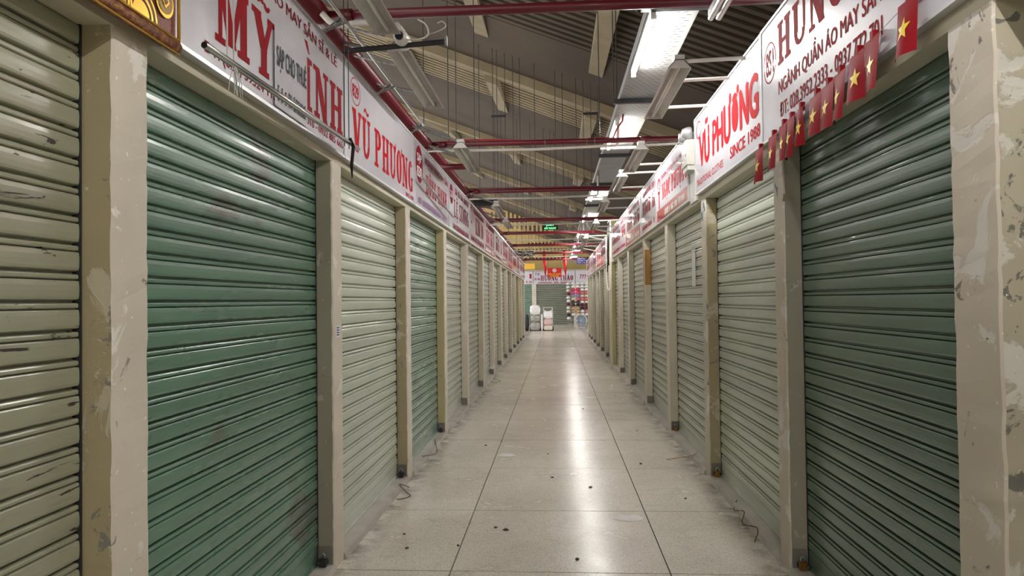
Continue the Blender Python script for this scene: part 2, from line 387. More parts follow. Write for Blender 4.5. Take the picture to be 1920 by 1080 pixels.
# ------------------------------------------------------------------ floor
XL, XR = -1.26, 1.25              # corridor faces of the pillars
SXL, SXR = -1.362, 1.352          # shutter faces
fl = MB().box(-6, -12, -.2, 6, 41, -.012).build('floor', 'joint_grime'); tag(fl, kind='structure')
JY = [-12, -9.5, -7, -4.5, -2.5, -1.28, -.03, 1.22, 2.47, 3.86, 4.98, 6.232, 7.487, 8.745, 9.99]
while JY[-1] < 40: JY.append(JY[-1] + 1.253)
JX = [-1.40, -.606, .603, 1.39]
for i in range(len(JY) - 1):
    for j in range(3):
        g = .0038; x0, x1, y0, y1 = JX[j] + g, JX[j + 1] - g, JY[i] + g, JY[i + 1] - g
        dz = random.uniform(-.0008, .0008)
        MB().box(x0, y0, -.03, x1, y1, dz).build('floor_tile', 'terrazzo', fl)
for sx in (-1, 1):
    MB().box(sx * 1.395, 27.5, -.03, sx * 6, 40, 0).build('floor_tile', 'terrazzo', fl)

# ------------------------------------------------------------------ pillars, lintels, sills
def pillar_mesh(side, y0, wd, ztop, depth, rnd):
    xf = (XL if side < 0 else XR); xb = xf + side * depth; b = .007
    ring = [(xf + side * b, y0), (xb, y0), (xb, y0 + wd), (xf + side * b, y0 + wd), (xf, y0 + wd - b), (xf, y0 + b)]
    m = MB(); nz = 46; vs = []
    for k in range(nz + 1):
        z = ztop * k / nz; j = [rnd.uniform(-.0035, .0035) if rnd.random() < .6 else 0 for _ in range(4)]
        for i, (x, y) in enumerate(ring):
            dx = dy = 0
            if i in (0, 5): dx, dy = side * abs(j[0]), abs(j[1])
            if i in (3, 4): dx, dy = side * abs(j[2]), -abs(j[3])
            vs.append((x + dx, y + dy, z))
    n = 6; fs = []; mi = []
    for k in range(nz):
        for i in range(n):
            i2 = (i + 1) % n; q = (k * n + i, k * n + i2, (k + 1) * n + i2, (k + 1) * n + i)
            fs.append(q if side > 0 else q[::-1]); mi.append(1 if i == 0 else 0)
    base = tuple(range(n)); topf = tuple(nz * n + i for i in range(n)); fs += [base[::-1], topf]; mi += [0, 0]
    m.v = vs; m.f = fs; m.mi = mi; return m
LY = [1.90, 3.845, 5.79, 7.78, 9.77, 11.9, 13.9, 15.85, 17.8, 19.7, 21.6, 23.5, 25.4, 27.3]
RY = [2.04, 3.88, 5.86, 7.86, 9.90, 12.03, 14.03, 15.75, 18.0, 20.0, 22.0, 24.0, 26.0, 27.6]
LZ, RZ = 2.31, 2.34
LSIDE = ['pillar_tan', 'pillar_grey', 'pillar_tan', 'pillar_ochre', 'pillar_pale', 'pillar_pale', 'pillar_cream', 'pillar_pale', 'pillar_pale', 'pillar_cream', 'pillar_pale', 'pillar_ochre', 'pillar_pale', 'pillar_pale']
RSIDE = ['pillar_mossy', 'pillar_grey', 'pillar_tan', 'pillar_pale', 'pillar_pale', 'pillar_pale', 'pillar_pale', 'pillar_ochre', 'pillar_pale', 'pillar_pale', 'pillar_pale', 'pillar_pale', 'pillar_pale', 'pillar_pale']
def pillar_label(side, k):
    if side < 0:
        fixed = ['cream pillar with tan chipped side below the end of the gold brocade', 'cream pillar with dark base tile between the 829 stall and the rental notice stall', 'cream pillar with flat tan side at the far end of the 829 stall', 'cream pillar with ochre side and bare patches at the far end of the 830 stall']
        return fixed[k] if k < 4 else 'cream pillar, %s beyond the 830 stall in its row' % ORD[k - 2]
    fixed = ['wide worn pillar with mossy side and blue paint flakes beside the flag string', 'pillar behind the farthest flag, scuffed grey side, grey base tile', 'peeling tan-sided pillar below the emergency light']
    if k == 7: return 'broad cream column with dangling black cables, standing between two signs'
    if k == 4: return 'cream pillar with brown packing tape stuck down its edge'
    return fixed[k] if k < 3 else 'cream pillar, %s beyond the emergency light in its row' % ORD[k - 2]
PIL = {}
for side, YS, ZT, SD in ((-1, LY, LZ, LSIDE), (1, RY, RZ, RSIDE)):
    for k, y0 in enumerate(YS):
        xf = XL if side < 0 else XR
        wd = .175; zt = ZT; dp = .24
        if side > 0 and k == 0: wd = .235
        big = side > 0 and k == 7
        if big: wd = .95; zt = 3.35
        root = thing('pillar', (xf, y0, 0), pillar_label(side, k), 'pillar', 'pillars between the stalls')
        face = 'pillar_cream_worn' if side > 0 and k in (0, 1, 2) else 'pillar_cream'
        if big: face = 'pillar_pale'
        pillar_mesh(side, y0, wd, zt, dp, random.Random(k * 7 + side)).build('body', [face, SD[k]], root)
        PIL[side, k] = root
        if not big and not (side > 0 and k == 0) and k > 0:
            MB().box(xf + side * .012, y0 - .007, .0, xf + side * .095, y0 + .004, .135).build('base_tile', 'grey_tile', root)
# tape on the fifth right pillar
pr = PIL[1, 4]
MB().box(XR - .002, RY[4] + .06, .75, XR + .002, RY[4] + .115, 2.28).build('packing_tape', 'packing_tape', pr)
MB().box(XR + .006, RY[4] - .003, 1.7, XR + .09, RY[4] + .002, 2.2).build('packing_tape', 'packing_tape', pr)
# small printed sticker on left pillar
bd = Board(PIL[-1, 1], (XL, LY[1] + .055, 1.3), (0, 1, 0), (1, 0, 0)); st_ = bd.put('sticker', rect(0, 0, .06, .07), 'white_print'); [bd.put('sticker_print', rect(.008, .012 + .014 * i, .052, .02 + .014 * i), 'sign_blue', .002, st_) for i in range(4)]

wl = MB().box(XL - .003, -12, LZ - .002, -1.52, LY[-1] + .175, 2.93).build('wall_left', 'lintel_cream'); tag(wl, kind='structure')
wr = MB().box(XR + .003, -12, RZ - .002, 1.50, RY[-1] + .175, 3.0).build('wall_right', 'lintel_cream'); tag(wr, kind='structure')
MB().box(-1.50, -.2, 0, -1.56, LY[-1] + .17, LZ).build('backing', 'dark_void', wl)
MB().box(1.49, -.2, 0, 1.55, RY[-1] + .17, RZ).build('backing', 'dark_void', wr)
MB().box(SXL, -12, 0, -1.5, .0, LZ).build('stall_front', 'shutter_pale', wl)
MB().box(SXR, -12, 0, 1.5, .3, RZ).build('stall_front', 'shutter_pale', wr)
tag(MB().box(-4, -12.2, 0, 4, -12, 7).build('wall_rear', 'lintel_cream'), kind='structure')
tn = 0
for side, YS in ((-1, LY), (1, RY)):
    for k in range(len(YS)):
        y1 = YS[k]; y0 = -1.5 if k == 0 else YS[k - 1] + (.235 if side > 0 and k == 1 else .95 if side > 0 and k == 8 else .175)
        tn += 1; a = side * 1.245 if side < 0 else 1.235
        m = MB(); m.extrude([(0, 0, 0), (side * .012, 0, .034), (side * .17, 0, .036), (side * .17, 0, 0)], (a, y0, 0), (a, y1, 0))
        tag(m.build('trim_%d' % tn, 'sill_tile'), kind='structure')

# ------------------------------------------------------------------ roller shutters
PROF = [(-.005, 0), (.003, .018), (.0062, .05), (.0078, .14), (.0085, .32), (.0083, .5), (.007, .63), (.0055, .665), (-.006, .69), (-.005, .705), (.0028, .725), (.0052, .76), (.0056, .84), (.0035, .89), (-.013, .925), (-.013, .99), (-.005, 1.0)]
def slat_mesh(side, length, pitch, mat):
    me = bpy.data.meshes.new('slat'); n = len(PROF); vs = []
    for y in (0, length): vs += [(-side * a, y, b * pitch) for a, b in PROF]
    fs = [(i, i + 1, n + i + 1, n + i) for i in range(n - 1)]
    if side > 0: fs = [f[::-1] for f in fs]
    me.from_pydata(vs, [], fs); me.materials.append(MATS[mat]); return me
def stall_name(side, k):
    if side < 0: return ['beside the gold brocade pelmet', 'under the rental notice and steel rail', 'of the 829 stall under the clean sign', 'of the 830 stall under the oval'][k] if k < 4 else 'of the %s stall beyond the 830 stall' % ORD[k - 3]
    return ['of the stall before the flag string', 'below the string of flags', 'below the SINCE 1988 sign'][k] if k < 3 else 'of the %s stall beyond the emergency light' % ORD[k - 2]
SHUT = {}
def shutter(side, k, y0, y1, key, pitch, ztop, joined=False, x=None, label=None, desc=''):
    x = x if x is not None else (SXL if side < 0 else SXR)
    root = thing('roller_shutter', (x, y0, .036), label or '%s roller shutter %s' % (desc, stall_name(side, k)), 'roller shutter', 'closed roller shutters along the aisle')
    mat = 'shutter_' + key; z = .036 + .095; n = int((ztop - z) / pitch) + 1; L = y1 - y0
    MB().box(x - side * .006, y0, .04, x + side * .02, y1, .134).box(x - side * .016, y0, .037, x + side * .03, y1, .05).build('bottom_bar', mat, root)
    if not joined:
        me = slat_mesh(side, L, pitch, mat)
        for i in range(n): mesh_obj('slat', me, root, (0, 0, z - .036 + i * pitch))
    else:
        m = MB()
        for i in range(n):
            vs = [(x - side * a, y, z + (i + b) * pitch) for y in (y0, y1) for a, b in PROF]; q = len(PROF)
            m.add(vs, [(j, j + 1, q + j + 1, q + j) if side < 0 else (q + j, q + j + 1, j + 1, j) for j in range(q - 1)])
        tag(m.build('slats', mat, root), kind='stuff')
    for yy, d in ((y0, 1), (y1, -1)):
        MB().box(x - side * .011, yy, .037, x + side * .03, yy + d * .007, ztop).build('guide_rail', 'dark_steel', root)
    SHUT[side, k] = root; return root
LC = ['olive', 'green', 'sage', 'teal', 'pale', 'grey', 'pale', 'sage', 'pale', 'grey', 'pale', 'sage', 'grey', 'pale']
LD = ['olive rust-chipped', 'dark green', 'pale sage', 'dull teal green'] + ['pale grey-green'] * 10
RC = ['grey', 'deep', 'sage', 'grey', 'pale', 'grey', 'grey', 'pale', 'pale', 'grey', 'pale', 'grey', 'pale', 'grey']
RD = ['pale grey', 'deep green', 'pale sage'] + ['pale grey-green'] * 11
for k in range(14):
    y0 = .0 if k == 0 else LY[k - 1] + .178
    shutter(-1, k, y0, LY[k] - .003, LC[k], .0815 if k < 2 else .088, LZ, joined=k > 6, desc=LD[k])
    y0 = .3 if k == 0 else RY[k - 1] + (.238 if k == 1 else .955 if k == 8 else .178)
    shutter(1, k, y0, RY[k] - .003, RC[k], .0825 if k < 2 else .088, RZ, joined=k > 6, desc=RD[k])

# ------------------------------------------------------------------ roof
def zr(x): return 5.0 - .39 * x
XA, XB = -7.0, 4.4
BY = [5.6, 11.3, 17.1, 22.8, 28.5, 34.2, 39.9]
LV = [3.45, 1.85, 1.65, 1.5, 1.5, 0]
RX = [-5.99, -4.34, -2.69, -1.04, .61, 2.26, 3.91]
def sheet(m, y0, y1, z0, z1, x0=XA, x1=XB):
    a = [(x0, y0, zr(x0) + z0), (x1, y0, zr(x1) + z0), (x1, y1, zr(x1) + z0), (x0, y1, zr(x0) + z0)]
    m.add(a + [(p[0], p[1], p[2] + z1 - z0) for p in a], [(0, 3, 2, 1), (4, 5, 6, 7), (0, 1, 5, 4), (1, 2, 6, 5), (2, 3, 7, 6), (3, 0, 4, 7)])
m = MB(); sheet(m, -12, BY[0], 0, .12)
for k in range(6): sheet(m, BY[k] + LV[k] + .2, BY[k + 1], 0, .12)
sheet(m, 39.9, 41.5, 0, .12)
ce = m.build('ceiling', 'roof_concrete'); tag(ce, kind='structure')
m = MB(); sheet(m, -12, 41.5, .7, .8, XA - 1, XB + 1); m.build('light_block_cover', 'dark_void', ce)  # dark cover added above the louvre gaps to block world light
for k, by in enumerate(BY):
    m = MB(); sheet(m, by, by + .2, -.16, .1); m.build('beam', 'beam_cream', ce)
    if k == 6: continue
    for x in RX:
        m = MB(); ln = (LV[k] + 1.0) if LV[k] else 1.5; wdt = .1
        for (a, b) in ((x - wdt, x + wdt),):
            vs = [(a, by + .2, zr(a) - .26), (b, by + .2, zr(b) - .26), (b, by + ln, zr(b) - .01), (a, by + ln, zr(a) - .01), (a, by + .2, zr(a) + .1), (b, by + .2, zr(b) + .1), (b, by + ln, zr(b) + .1), (a, by + ln, zr(a) + .1)]
            m.add(vs, [(0, 3, 2, 1), (4, 5, 6, 7), (0, 1, 5, 4), (1, 2, 6, 5), (2, 3, 7, 6), (3, 0, 4, 7)])
        m.build('rib', 'beam_cream', ce)
    if not LV[k]: continue
    n = int(LV[k] / .165)
    far = MB()
    for j in range(len(RX) - 1):
        x0, x1 = RX[j] + .1, RX[j + 1] - .1; me = None
        for i in range(n):
            y = by + .26 + i * LV[k] / n
            if k < 3 and -3 < x0 < 3:
                if me is None:
                    q = MB(); sheet(q, y, y + .085, .0, .04, x0, x1)
                    first = q.build('louvre_slat', 'beam_cream' if k else 'roof_concrete', ce); me = first.data; yf = y
                else:
                    o = mesh_obj('louvre_slat', me, ce, (0, y - yf, 0))
            else: sheet(far, y, y + .085, .0, .04, x0, x1)
    if far.v: tag(far.build('louvre_slats', 'beam_cream', ce), kind='stuff')
# pierced walls at the far end of the hall
def pierced(m, y, x0, x1, z0, z1, holes):
    """holes: rows (za, zb, xa, xb, pitch, width)"""
    rows = sorted(holes); z = z0; th = .15
    for za, zb, xa, xb, p, wd in rows:
        m.box(x0, y, z, x1, y + th, za); x = xa; m.box(x0, y, za, xa, y + th, zb)
        while x + p < xb: m.box(x + wd, y, za, x + p, y + th, zb); x += p
        m.box(x + wd, y, za, x1, y + th, zb); z = zb
    m.box(x0, y, z, x1, y + th, z1)
m = MB(); pierced(m, 34.1, -7, -.1, 4.75, 7.6, [(4.82, 5.2, -3.6, -.35, .21, .11), (5.35, 5.9, -3.6, -1.3, .21, .11)])
tag(m.build('wall_lunette', 'hall_yellow'), kind='structure')
m = MB(); pierced(m, 40.2, -7, 5, 3.25, 8, [(3.86, 3.98, -2.2, 3, .21, .12), (4.36, 4.5, -2.2, 3, .21, .12), (4.72, 4.86, -1.6, 3, .21, .12)])
tag(m.build('wall_back', 'hall_yellow'), kind='structure')
tag(MB().box(-7, 41.2, 0, 5, 41.3, 8).build('wall_outer', 'dark_void'), kind='structure')

# ------------------------------------------------------------------ sign boards
NS = 0
def signboard(side, y0, y1, z0, z1, label, panel='vinyl_white', x=None, th=.03, band=None):
    x = x if x is not None else (-1.232 if side < 0 else 1.222)
    root = thing('sign_board', (x + side * th, (y0 + y1) / 2, z0), label, 'sign', 'shop signs above the stalls')
    MB().box(x, y0, z0, x + side * th, y1, z1).build('panel', panel, root)
    f = MB(); b = .011; xo = x - side * .006
    f.box(xo, y0, z0 - .004, x + side * th, y1, z0 + b).box(xo, y0, z1 - b, x + side * th, y1, z1 + .004).box(xo, y0 - .002, z0, x + side * th, y0 + b, z1).box(xo, y1 - b, z0, x + side * th, y1 + .002, z1)
    f.build('frame', 'aluminium', root)
    n = (1, 0, 0) if side < 0 else (-1, 0, 0)
    B = Board(root, (x, y0, z0), (0, 1, 0), n) if side < 0 else Board(root, (x, y1, z0), (0, -1, 0), n)
    B.W = y1 - y0; B.H = z1 - z0; B.split = y0 < 7
    if band: B.put('colour_band', rect(.012, .012, B.W - .012, band[0]), band[1], .0008)
    return B
LB, LT = 2.355, 2.95
# gold brocade pelmet
root = thing('brocade_pelmet', (-1.25, 1.1, 2.30), 'gold and maroon brocade pelmet cloth with coin motif above the olive shutter', 'pelmet')
B = Board(root, (-1.215, 0, 2.33), (0, 1, 0), (1, 0, 0)); E = 2.15
m = MB(); nn = 40
for i in range(nn + 1):
    for j in range(9):
        y = E * i / nn; m.v.append((-1.215 + .006 * math.sin(y * 9) * j / 8, y, 2.335 + j * .08))
for i in range(nn):
    for j in range(8): a = i * 9 + j; m.f.append((a, a + 9, a + 10, a + 1)); m.mi.append(0)
m.box(-1.262, 0, 2.335, -1.222, E, 2.97)
m.build('cloth', 'brocade', root)
MB().tube([(-1.212, 0, 2.328), (-1.212, E, 2.328)], .02, 10).build('hem_roll', 'brocade_border', root, True)
for zz, rr in ((2.351, .004), (2.306, .003)): MB().tube([(-1.203, 0, zz), (-1.203, E, zz)], rr, 6).build('gold_cord', 'gold_thread', root, True)
MB().tube([(-1.204, E, 2.34), (-1.204, E, 2.96)], .005, 6).build('gold_cord', 'gold_thread', root, True)
cu, cv = E - .075, .12
co = B.put('coin_motif', disc(cu, cv, .05, .052), 'gold_thread', .008); B.put('coin_field', disc(cu, cv + .002, .042, .043), 'dark_gold', .0095, co)
B.put('coin_square', ([(cu - .024, cv), (cu, cv - .024), (cu + .024, cv), (cu, cv + .024)], [(0, 1, 2, 3)]), 'gold_thread', .011, co); B.put('coin_hole', ([(cu - .013, cv), (cu, cv - .013), (cu + .013, cv), (cu, cv + .013)], [(0, 1, 2, 3)]), 'brocade', .0125, co)
def half(cu, cv, r, inner=0): # upper half disc or ring
    n = 18; V = [(cu + r * math.cos(math.pi * k / n), cv + r * math.sin(math.pi * k / n)) for k in range(n + 1)]
    if not inner: return V, [tuple(range(n + 1))]
    V += [(cu + (r - inner) * math.cos(math.pi * k / n), cv + (r - inner) * math.sin(math.pi * k / n)) for k in range(n + 1)]
    return V, [(k, k + 1, n + 2 + k, n + 1 + k) for k in range(n)]
for i, (cc, rr) in enumerate(((E - .2, .085), (E - .36, .12), (E - .53, .1), (E - .72, .12), (E - .9, .1))):
    s_ = B.put('wave_motif', half(cc, .026, rr, .008), 'gold_thread', .008 + i * .0002); B.put('wave_band', half(cc, .026, rr * .75, .01), 'gold_thread', .008, s_); B.put('wave_heart', half(cc, .026, rr * .5), 'gold_thread', .0084, s_)
for cc, cz, rr in ((E - .2, .44, .25), (E - .85, .42, .25)):
    md = B.put('medallion', disc(cc, cz, rr, rr * .98, 40, .016), 'gold_thread', .009)
    B.put('medallion_ring', disc(cc, cz, rr * .85, rr * .84, 40, .008), 'gold_thread', .009, md)
    rnd = random.Random(3); vv = []; ff = []
    for q in range(26):
        a = rnd.uniform(0, 6.28); d = rnd.uniform(.1, .78) * rr; v_, f_ = disc(cc + d * math.cos(a), cz + d * math.sin(a), rnd.uniform(.018, .035), rnd.uniform(.018, .035), 12, .007)
        b0 = len(vv); vv += v_; ff += [tuple(b0 + i for i in f) for f in f_]
    B.put('medallion_scrolls', (vv, ff), 'gold_thread', .0095, md)
    B.put('gold_spot', disc(cc - .42, .3, .06, .06), 'gold_thread', .009)

# left 1: the sign with the rental notice
B = signboard(-1, 2.16, 3.985, LB, LT, 'worn white sign with bold red serif title behind the rental notice', 'vinyl_aged')
y = 2.16
B.put('title', fit(slab('M\u1ef8 \u0110\u00ccNH'), 2.44 - y, .115, 3.955 - y, .46), 'red_print')
B.put('tagline', fit(sans('QU\u1ea6N \u00c1O MAY S\u1eb4N S\u1ec8 & L\u1eba', .012), 2.62 - y, .475, 3.86 - y, .57), 'dark_red_print')
B.put('phone_line', fit(sans('\u0110T: (028) 39524 115 - 0903 333 010 - 0932 885 665', .012), 2.36 - y, .03, 3.96 - y, .085), 'magenta_print')
# left 2: 829
B = signboard(-1, 3.995, 6.0, LB, LT, 'clean white sign with number 829 in a red ring and bold red title', 'vinyl_white'); y = 3.995
B.put('number_ring', disc(.235, .46, .105, .085, 36, .006), 'bright_red_print'); B.put('number', fit(slab_num := sans('829', .02), .165, .42, .305, .5), 'bright_red_print')
B.put('title', fit(slab('V\u0168 PH\u01af\u01a0NG'), .16, .085, 1.95, .415), 'bright_red_print'); B.put('since_line', fit(sans('SINCE 1988', .02), 1.66, .025, 1.96, .06), 'bright_red_print')
# left 3: 830
B = signboard(-1, 6.01, 7.97, LB, LT, 'greyish white sign with a solid red oval reading 830', 'vinyl_aged')
ov = B.put('number_oval', disc(.23, .40, .16, .17), 'dark_red_print'); B.put('number', fit(sans('830', .02), .12, .28, .34, .38), 'white_print', .002, ov); B.put('number_word', fit(sans('S\u1ea0P', .02), .13, .4, .33, .5), 'white_print', .002, ov)
B.put('tagline', fit(sans('NG\u00c0NH H\u00c0NG MAY S\u1eb4N', .01), .5, .46, 1.9, .55), 'magenta_print'); B.put('title', fit(slab('H\u1ed2NG H\u1ea0NH'), .55, .14, 1.8, .42), 'red_print'); B.put('phone_line', fit(strokes(28, 2), .15, .04, 1.8, .1), 'purple_print')
# left 4
B = signboard(-1, 7.985, 9.93, LB, LT, 'white sign with small red oval and tall red title just past the 830 sign', 'vinyl_white')
ov = B.put('number_oval', disc(.2, .43, .13, .12), 'dark_red_print'); B.put('number', fit(strokes(4, 5), .12, .39, .28, .47), 'white_print', .002, ov)
B.put('tagline', fit(strokes(22, 9), .5, .47, 1.8, .55), 'dark_red_print'); B.put('title', fit(slab('L\u1ec6 S\u01af\u01a0NG'), .4, .13, 1.8, .45), 'dark_red_print'); B.put('phone_line', fit(strokes(22, 12), .3, .03, 1.8, .1), 'magenta_print')
# left 5
B = signboard(-1, 9.945, 11.98, LB, LT, 'pinkish white sign, second past the 830 sign, with red capitals', 'vinyl_pink')
B.put('number_oval', disc(.2, .42, .12, .13, 24, .03), 'magenta_print'); B.put('title', fit(slab('KIM BO'), .7, .18, 1.85, .44), 'dark_red_print'); B.put('tagline', fit(strokes(20, 19), .5, .48, 1.9, .55), 'magenta_print'); B.put('phone_line', fit(strokes(24, 20), .15, .05, 1.85, .13), 'magenta_print')
# left 6 onwards
spec = [('vinyl_pink', (.16, 'vinyl_red'), 'magenta_print', 'third'), ('vinyl_bright', None, 'dark_red_print', 'fourth'), ('vinyl_pink', (.13, 'vinyl_red'), 'magenta_print', 'fifth'), ('vinyl_pink', None, 'magenta_print', 'sixth'), ('vinyl_aged', (.3, 'vinyl_red'), 'dark_red_print', 'seventh'), ('vinyl_pink', None, 'magenta_print', 'eighth'), ('vinyl_pink', (.1, 'vinyl_red'), 'magenta_print', 'ninth'), ('vinyl_aged', None, 'magenta_print', 'tenth')]
for i, (pm, bnd, tm, o_) in enumerate(spec):
    k = 5 + i; y0, y1 = LY[k] + .095, LY[k + 1] + .08
    B = signboard(-1, y0, y1, LB, LT, '%s sign with dark red print, %s past the 830 sign' % ({'vinyl_pink': 'pinkish', 'vinyl_bright': 'bright white', 'vinyl_aged': 'greyish'}[pm], o_), pm, band=bnd)
    big = pm == 'vinyl_bright'
    B.put('title', fit(strokes(5 if big else 8, 31 + i), .3, .2, B.W - .15, .44 if not big else .5), tm); B.put('tagline', fit(strokes(20, 51 + i), .3, .48 if not big else .53, B.W - .2, .56), 'magenta_print')
    B.put('phone_line', fit(strokes(18, 71 + i), .2, .05, B.W - .2, .11), 'white_print' if bnd else 'magenta_print', .0016)
# plastic sleeve notice on the first sign
root = thing('rental_notice', (-1.226, 2.97, 2.36), 'crinkled clear plastic sleeve with a printed rental notice taped on the worn sign', 'notice')
nb = Board(root, (-1.226, 2.965, 2.375), (0, 1, 0), (1, 0, 0)); nb.put('sheet', rect(0, 0, .40, .36), 'vinyl_aged', .001)
nb.put('notice_text', fit(sans('S\u1ea0P CHO THU\u00ca', .03), .02, .16, .385, .3), 'grey_print', .003); nb.put('notice_phone', fit(strokes(16, 88), .03, .03, .37, .1), 'grey_print', .003)
m = MB(); rnd = random.Random(5); nu, nv = 22, 18
for i in range(nu + 1):
    for j in range(nv + 1): m.v.append((-1.220 + rnd.uniform(-.0025, .0035), 2.95 + .44 * i / nu, 2.365 + .40 * j / nv))
for i in range(nu):
    for j in range(nv): a = i * (nv + 1) + j; m.f.append((a, a + nv + 1, a + nv + 2, a + 1)); m.mi.append(0)
m.build('plastic_sleeve', 'clear_plastic', root)

# right signs
RB_, RT_ = 2.395, 3.035
B = signboard(1, 2.0, 4.135, RB_, RT_ + .02, 'large white sign with red ring and phone numbers above the string of flags', 'vinyl_white')
B.put('number_ring', disc(.155, .43, .11, .115, 36, .009), 'red_print'); B.put('number', fit(sans('851', .02), .085, .36, .225, .5), 'red_print')
B.put('title', fit(slab('H\u01afNG Y\u1ebeN'), .3, .36, 1.95, .655), 'red_print'); B.put('tagline', fit(sans('NG\u00c0NH QU\u1ea6N \u00c1O MAY S\u1eb4N', .014), .3, .19, 1.5, .32), 'red_print'); B.put('phone_line', fit(sans('\u0110T: 028.3952.2333 - 0937.772.701', .014), .32, .075, 1.5, .155), 'red_print')
B = signboard(1, 4.145, 6.1, RB_, RT_ + .015, 'white sign with thick red title and the line SINCE 1988 below', 'vinyl_white')
B.put('title', fit(sans('V\u0168 PH\u01af\u01a0NG', .06), .175, .195, 1.9, .56), 'bright_red_print', .0016)
B.put('logo', disc(.17, .53, .1, .075, 26, .012), 'bright_red_print'); B.put('since_line', fit(sans('SINCE 1988', .02), 1.2, .07, 1.92, .15), 'bright_red_print'); B.put('tagline', fit(sans('TRADITIONAL CLOTHES', .0), .06, .06, 1.0, .115), 'bright_red_print')
B = signboard(1, 6.43, 8.42, RB_, RT_, 'white sign with red lower band and red logo just past the emergency light', 'vinyl_white', band=(.15, 'vinyl_red'))
B.put('title', fit(slab('NG\u1eccC PH\u01af\u1ee2NG'), .42, .19, 1.95, .43), 'bright_red_print'); B.put('tagline', fit(sans('CHUY\u00caN S\u1ec8 L\u1eba QU\u1ea6N \u00c1O MAY S\u1eb4N', .01), .35, .46, 1.95, .545), 'magenta_print'); B.put('phone_line', fit(strokes(22, 99), .6, .045, 1.8, .11), 'white_print', .0016)
B.put('logo', disc(.2, .42, .11, .1, 26, .03), 'red_print'); B.put('logo_stem', rect(.17, .16, .23, .4), 'red_print')
rs = [(8.43, 10.0, 'vinyl_aged', None, 'second'), (10.01, 12.12, 'vinyl_white', (.2, 'vinyl_red'), 'third'), (12.13, 15.2, 'vinyl_aged', None, 'fourth'), (17.0, 19.0, 'vinyl_aged', (.12, 'vinyl_red'), 'fifth'), (19.01, 21.0, 'vinyl_pink', None, 'sixth'), (21.01, 23.0, 'vinyl_pink', (.15, 'vinyl_red'), 'seventh'), (23.01, 25.0, 'vinyl_aged', None, 'eighth'), (25.01, 27.6, 'vinyl_pink', (.15, 'vinyl_red'), 'ninth')]
for i, (y0, y1, pm, bnd, o_) in enumerate(rs):
    B = signboard(1, y0, y1, RB_, RT_, '%s sign%s, %s sign past the emergency light' % ({'vinyl_pink': 'pinkish', 'vinyl_white': 'white', 'vinyl_aged': 'greyish white'}[pm], ' with red lower band' if bnd else ' with red print', o_), pm, band=bnd)
    B.put('title', fit(strokes(8, 131 + i), .25, .25, B.W - .15, .45), 'dark_red_print'); B.put('tagline', fit(strokes(20, 151 + i), .3, .5, B.W - .2, .57), 'magenta_print'); B.put('phone_line', fit(strokes(18, 171 + i), .2, .06, B.W - .2, .12), 'white_print' if bnd else 'magenta_print', .0016)

# ------------------------------------------------------------------ flags
def star(cu, cv, r):
    V = [(cu, cv)]
    for k in range(10): a = math.pi / 2 + k * math.pi / 5; q = r if k % 2 == 0 else r * .42; V.append((cu + q * math.cos(a), cv + q * math.sin(a)))
    return V, [(0, 1 + k, 1 + (k + 1) % 10) for k in range(10)]
NF = 12; rnd = random.Random(11)
fy = [4.12, 3.87, 3.70, 3.58, 3.44, 3.24, 3.10, 2.97, 2.80, 2.67, 2.40]
fz = [2.37, 2.39, 2.405, 2.41, 2.42, 2.425, 2.43, 2.44, 2.46, 2.47, 2.50]
sp_ = [(1.208, a, b + .004) for a, b in zip(fy, fz)]
tag(MB().tube([(1.209, 4.2, 2.37)] + sp_ + [(1.209, 2.25, 2.50)], .0016, 5).build('flag_string', 'string_grey', origin=(1.209, 3.2, 2.42)), 'thin string carrying the red star flags along the lower sign edge', 'string')
fn = ['eleventh', 'tenth', 'ninth', 'eighth', 'seventh', 'sixth', 'fifth', 'fourth', 'third', 'second', 'first']
for i, (yc, zt) in enumerate(zip(fy, fz)):
    wd, ht = .145 + rnd.uniform(-.01, .012), .195 + rnd.uniform(-.008, .012)
    if i == 4: wd = .07
    if i in (2, 3): wd = .118
    if i in (8, 9): wd = .128
    curl = rnd.uniform(.012, .03); ph = rnd.uniform(-.8, .8); sway = rnd.uniform(-.05, .05) * (0 if i in (2, 3, 8, 9) else 1)
    root = thing('star_flag', (1.205, yc, zt), 'small red star flag, %s on the string from the wide worn pillar' % fn[i], 'flag', 'small star flags on the string')
    def P(a, b): # a across 0..1 (towards viewer is 1), b up 0..1 ; cylinder-like curl
        yy = yc - wd / 2 + wd * a; q = (a - .5)
        xx = 1.200 - (1 - b) * (.012 + curl * (math.cos(q * 3.0 + ph) - .3)) - .004
        return (xx, yy + sway * (1 - b) * ht, zt - ht * (1 - b))
    m = MB(); nu, nv = 10, 8
    for a in range(nu + 1):
        for b in range(nv + 1): m.v.append(P(a / nu, b / nv))
    for a in range(nu):
        for b in range(nv): q = a * (nv + 1) + b; m.f.append((q, q + 1, q + nv + 2, q + nv + 1)); m.mi.append(0)
    cl = m.build('cloth', 'flag_red', root, True)
    v_, f_ = star(.5, .5, 1)
    m = MB(); rr = .042
    tri = []
    bm = bmesh.new(); bv = [bm.verts.new((p[0], p[1], 0)) for p in v_]
    for f in f_: bm.faces.new([bv[j] for j in f])
    bmesh.ops.subdivide_edges(bm, edges=bm.edges[:], cuts=2, use_grid_fill=True); bm.verts.index_update()
    m.add([Vector(P(.5 + (v.co.x - .5) * rr / wd * (1 if wd > .1 else .5), .48 + (v.co.y - .5) * rr / ht)) + Vector((-.0016, 0, 0)) for v in bm.verts], [tuple(v.index for v in f.verts) for f in bm.faces]); bm.free()
    m.build('star', 'flag_star', root, True)
    MB().box(1.2165, yc - .012, zt - .01, 1.1945, yc + .012, zt + .028).build('tape_tab', 'flag_red', root)

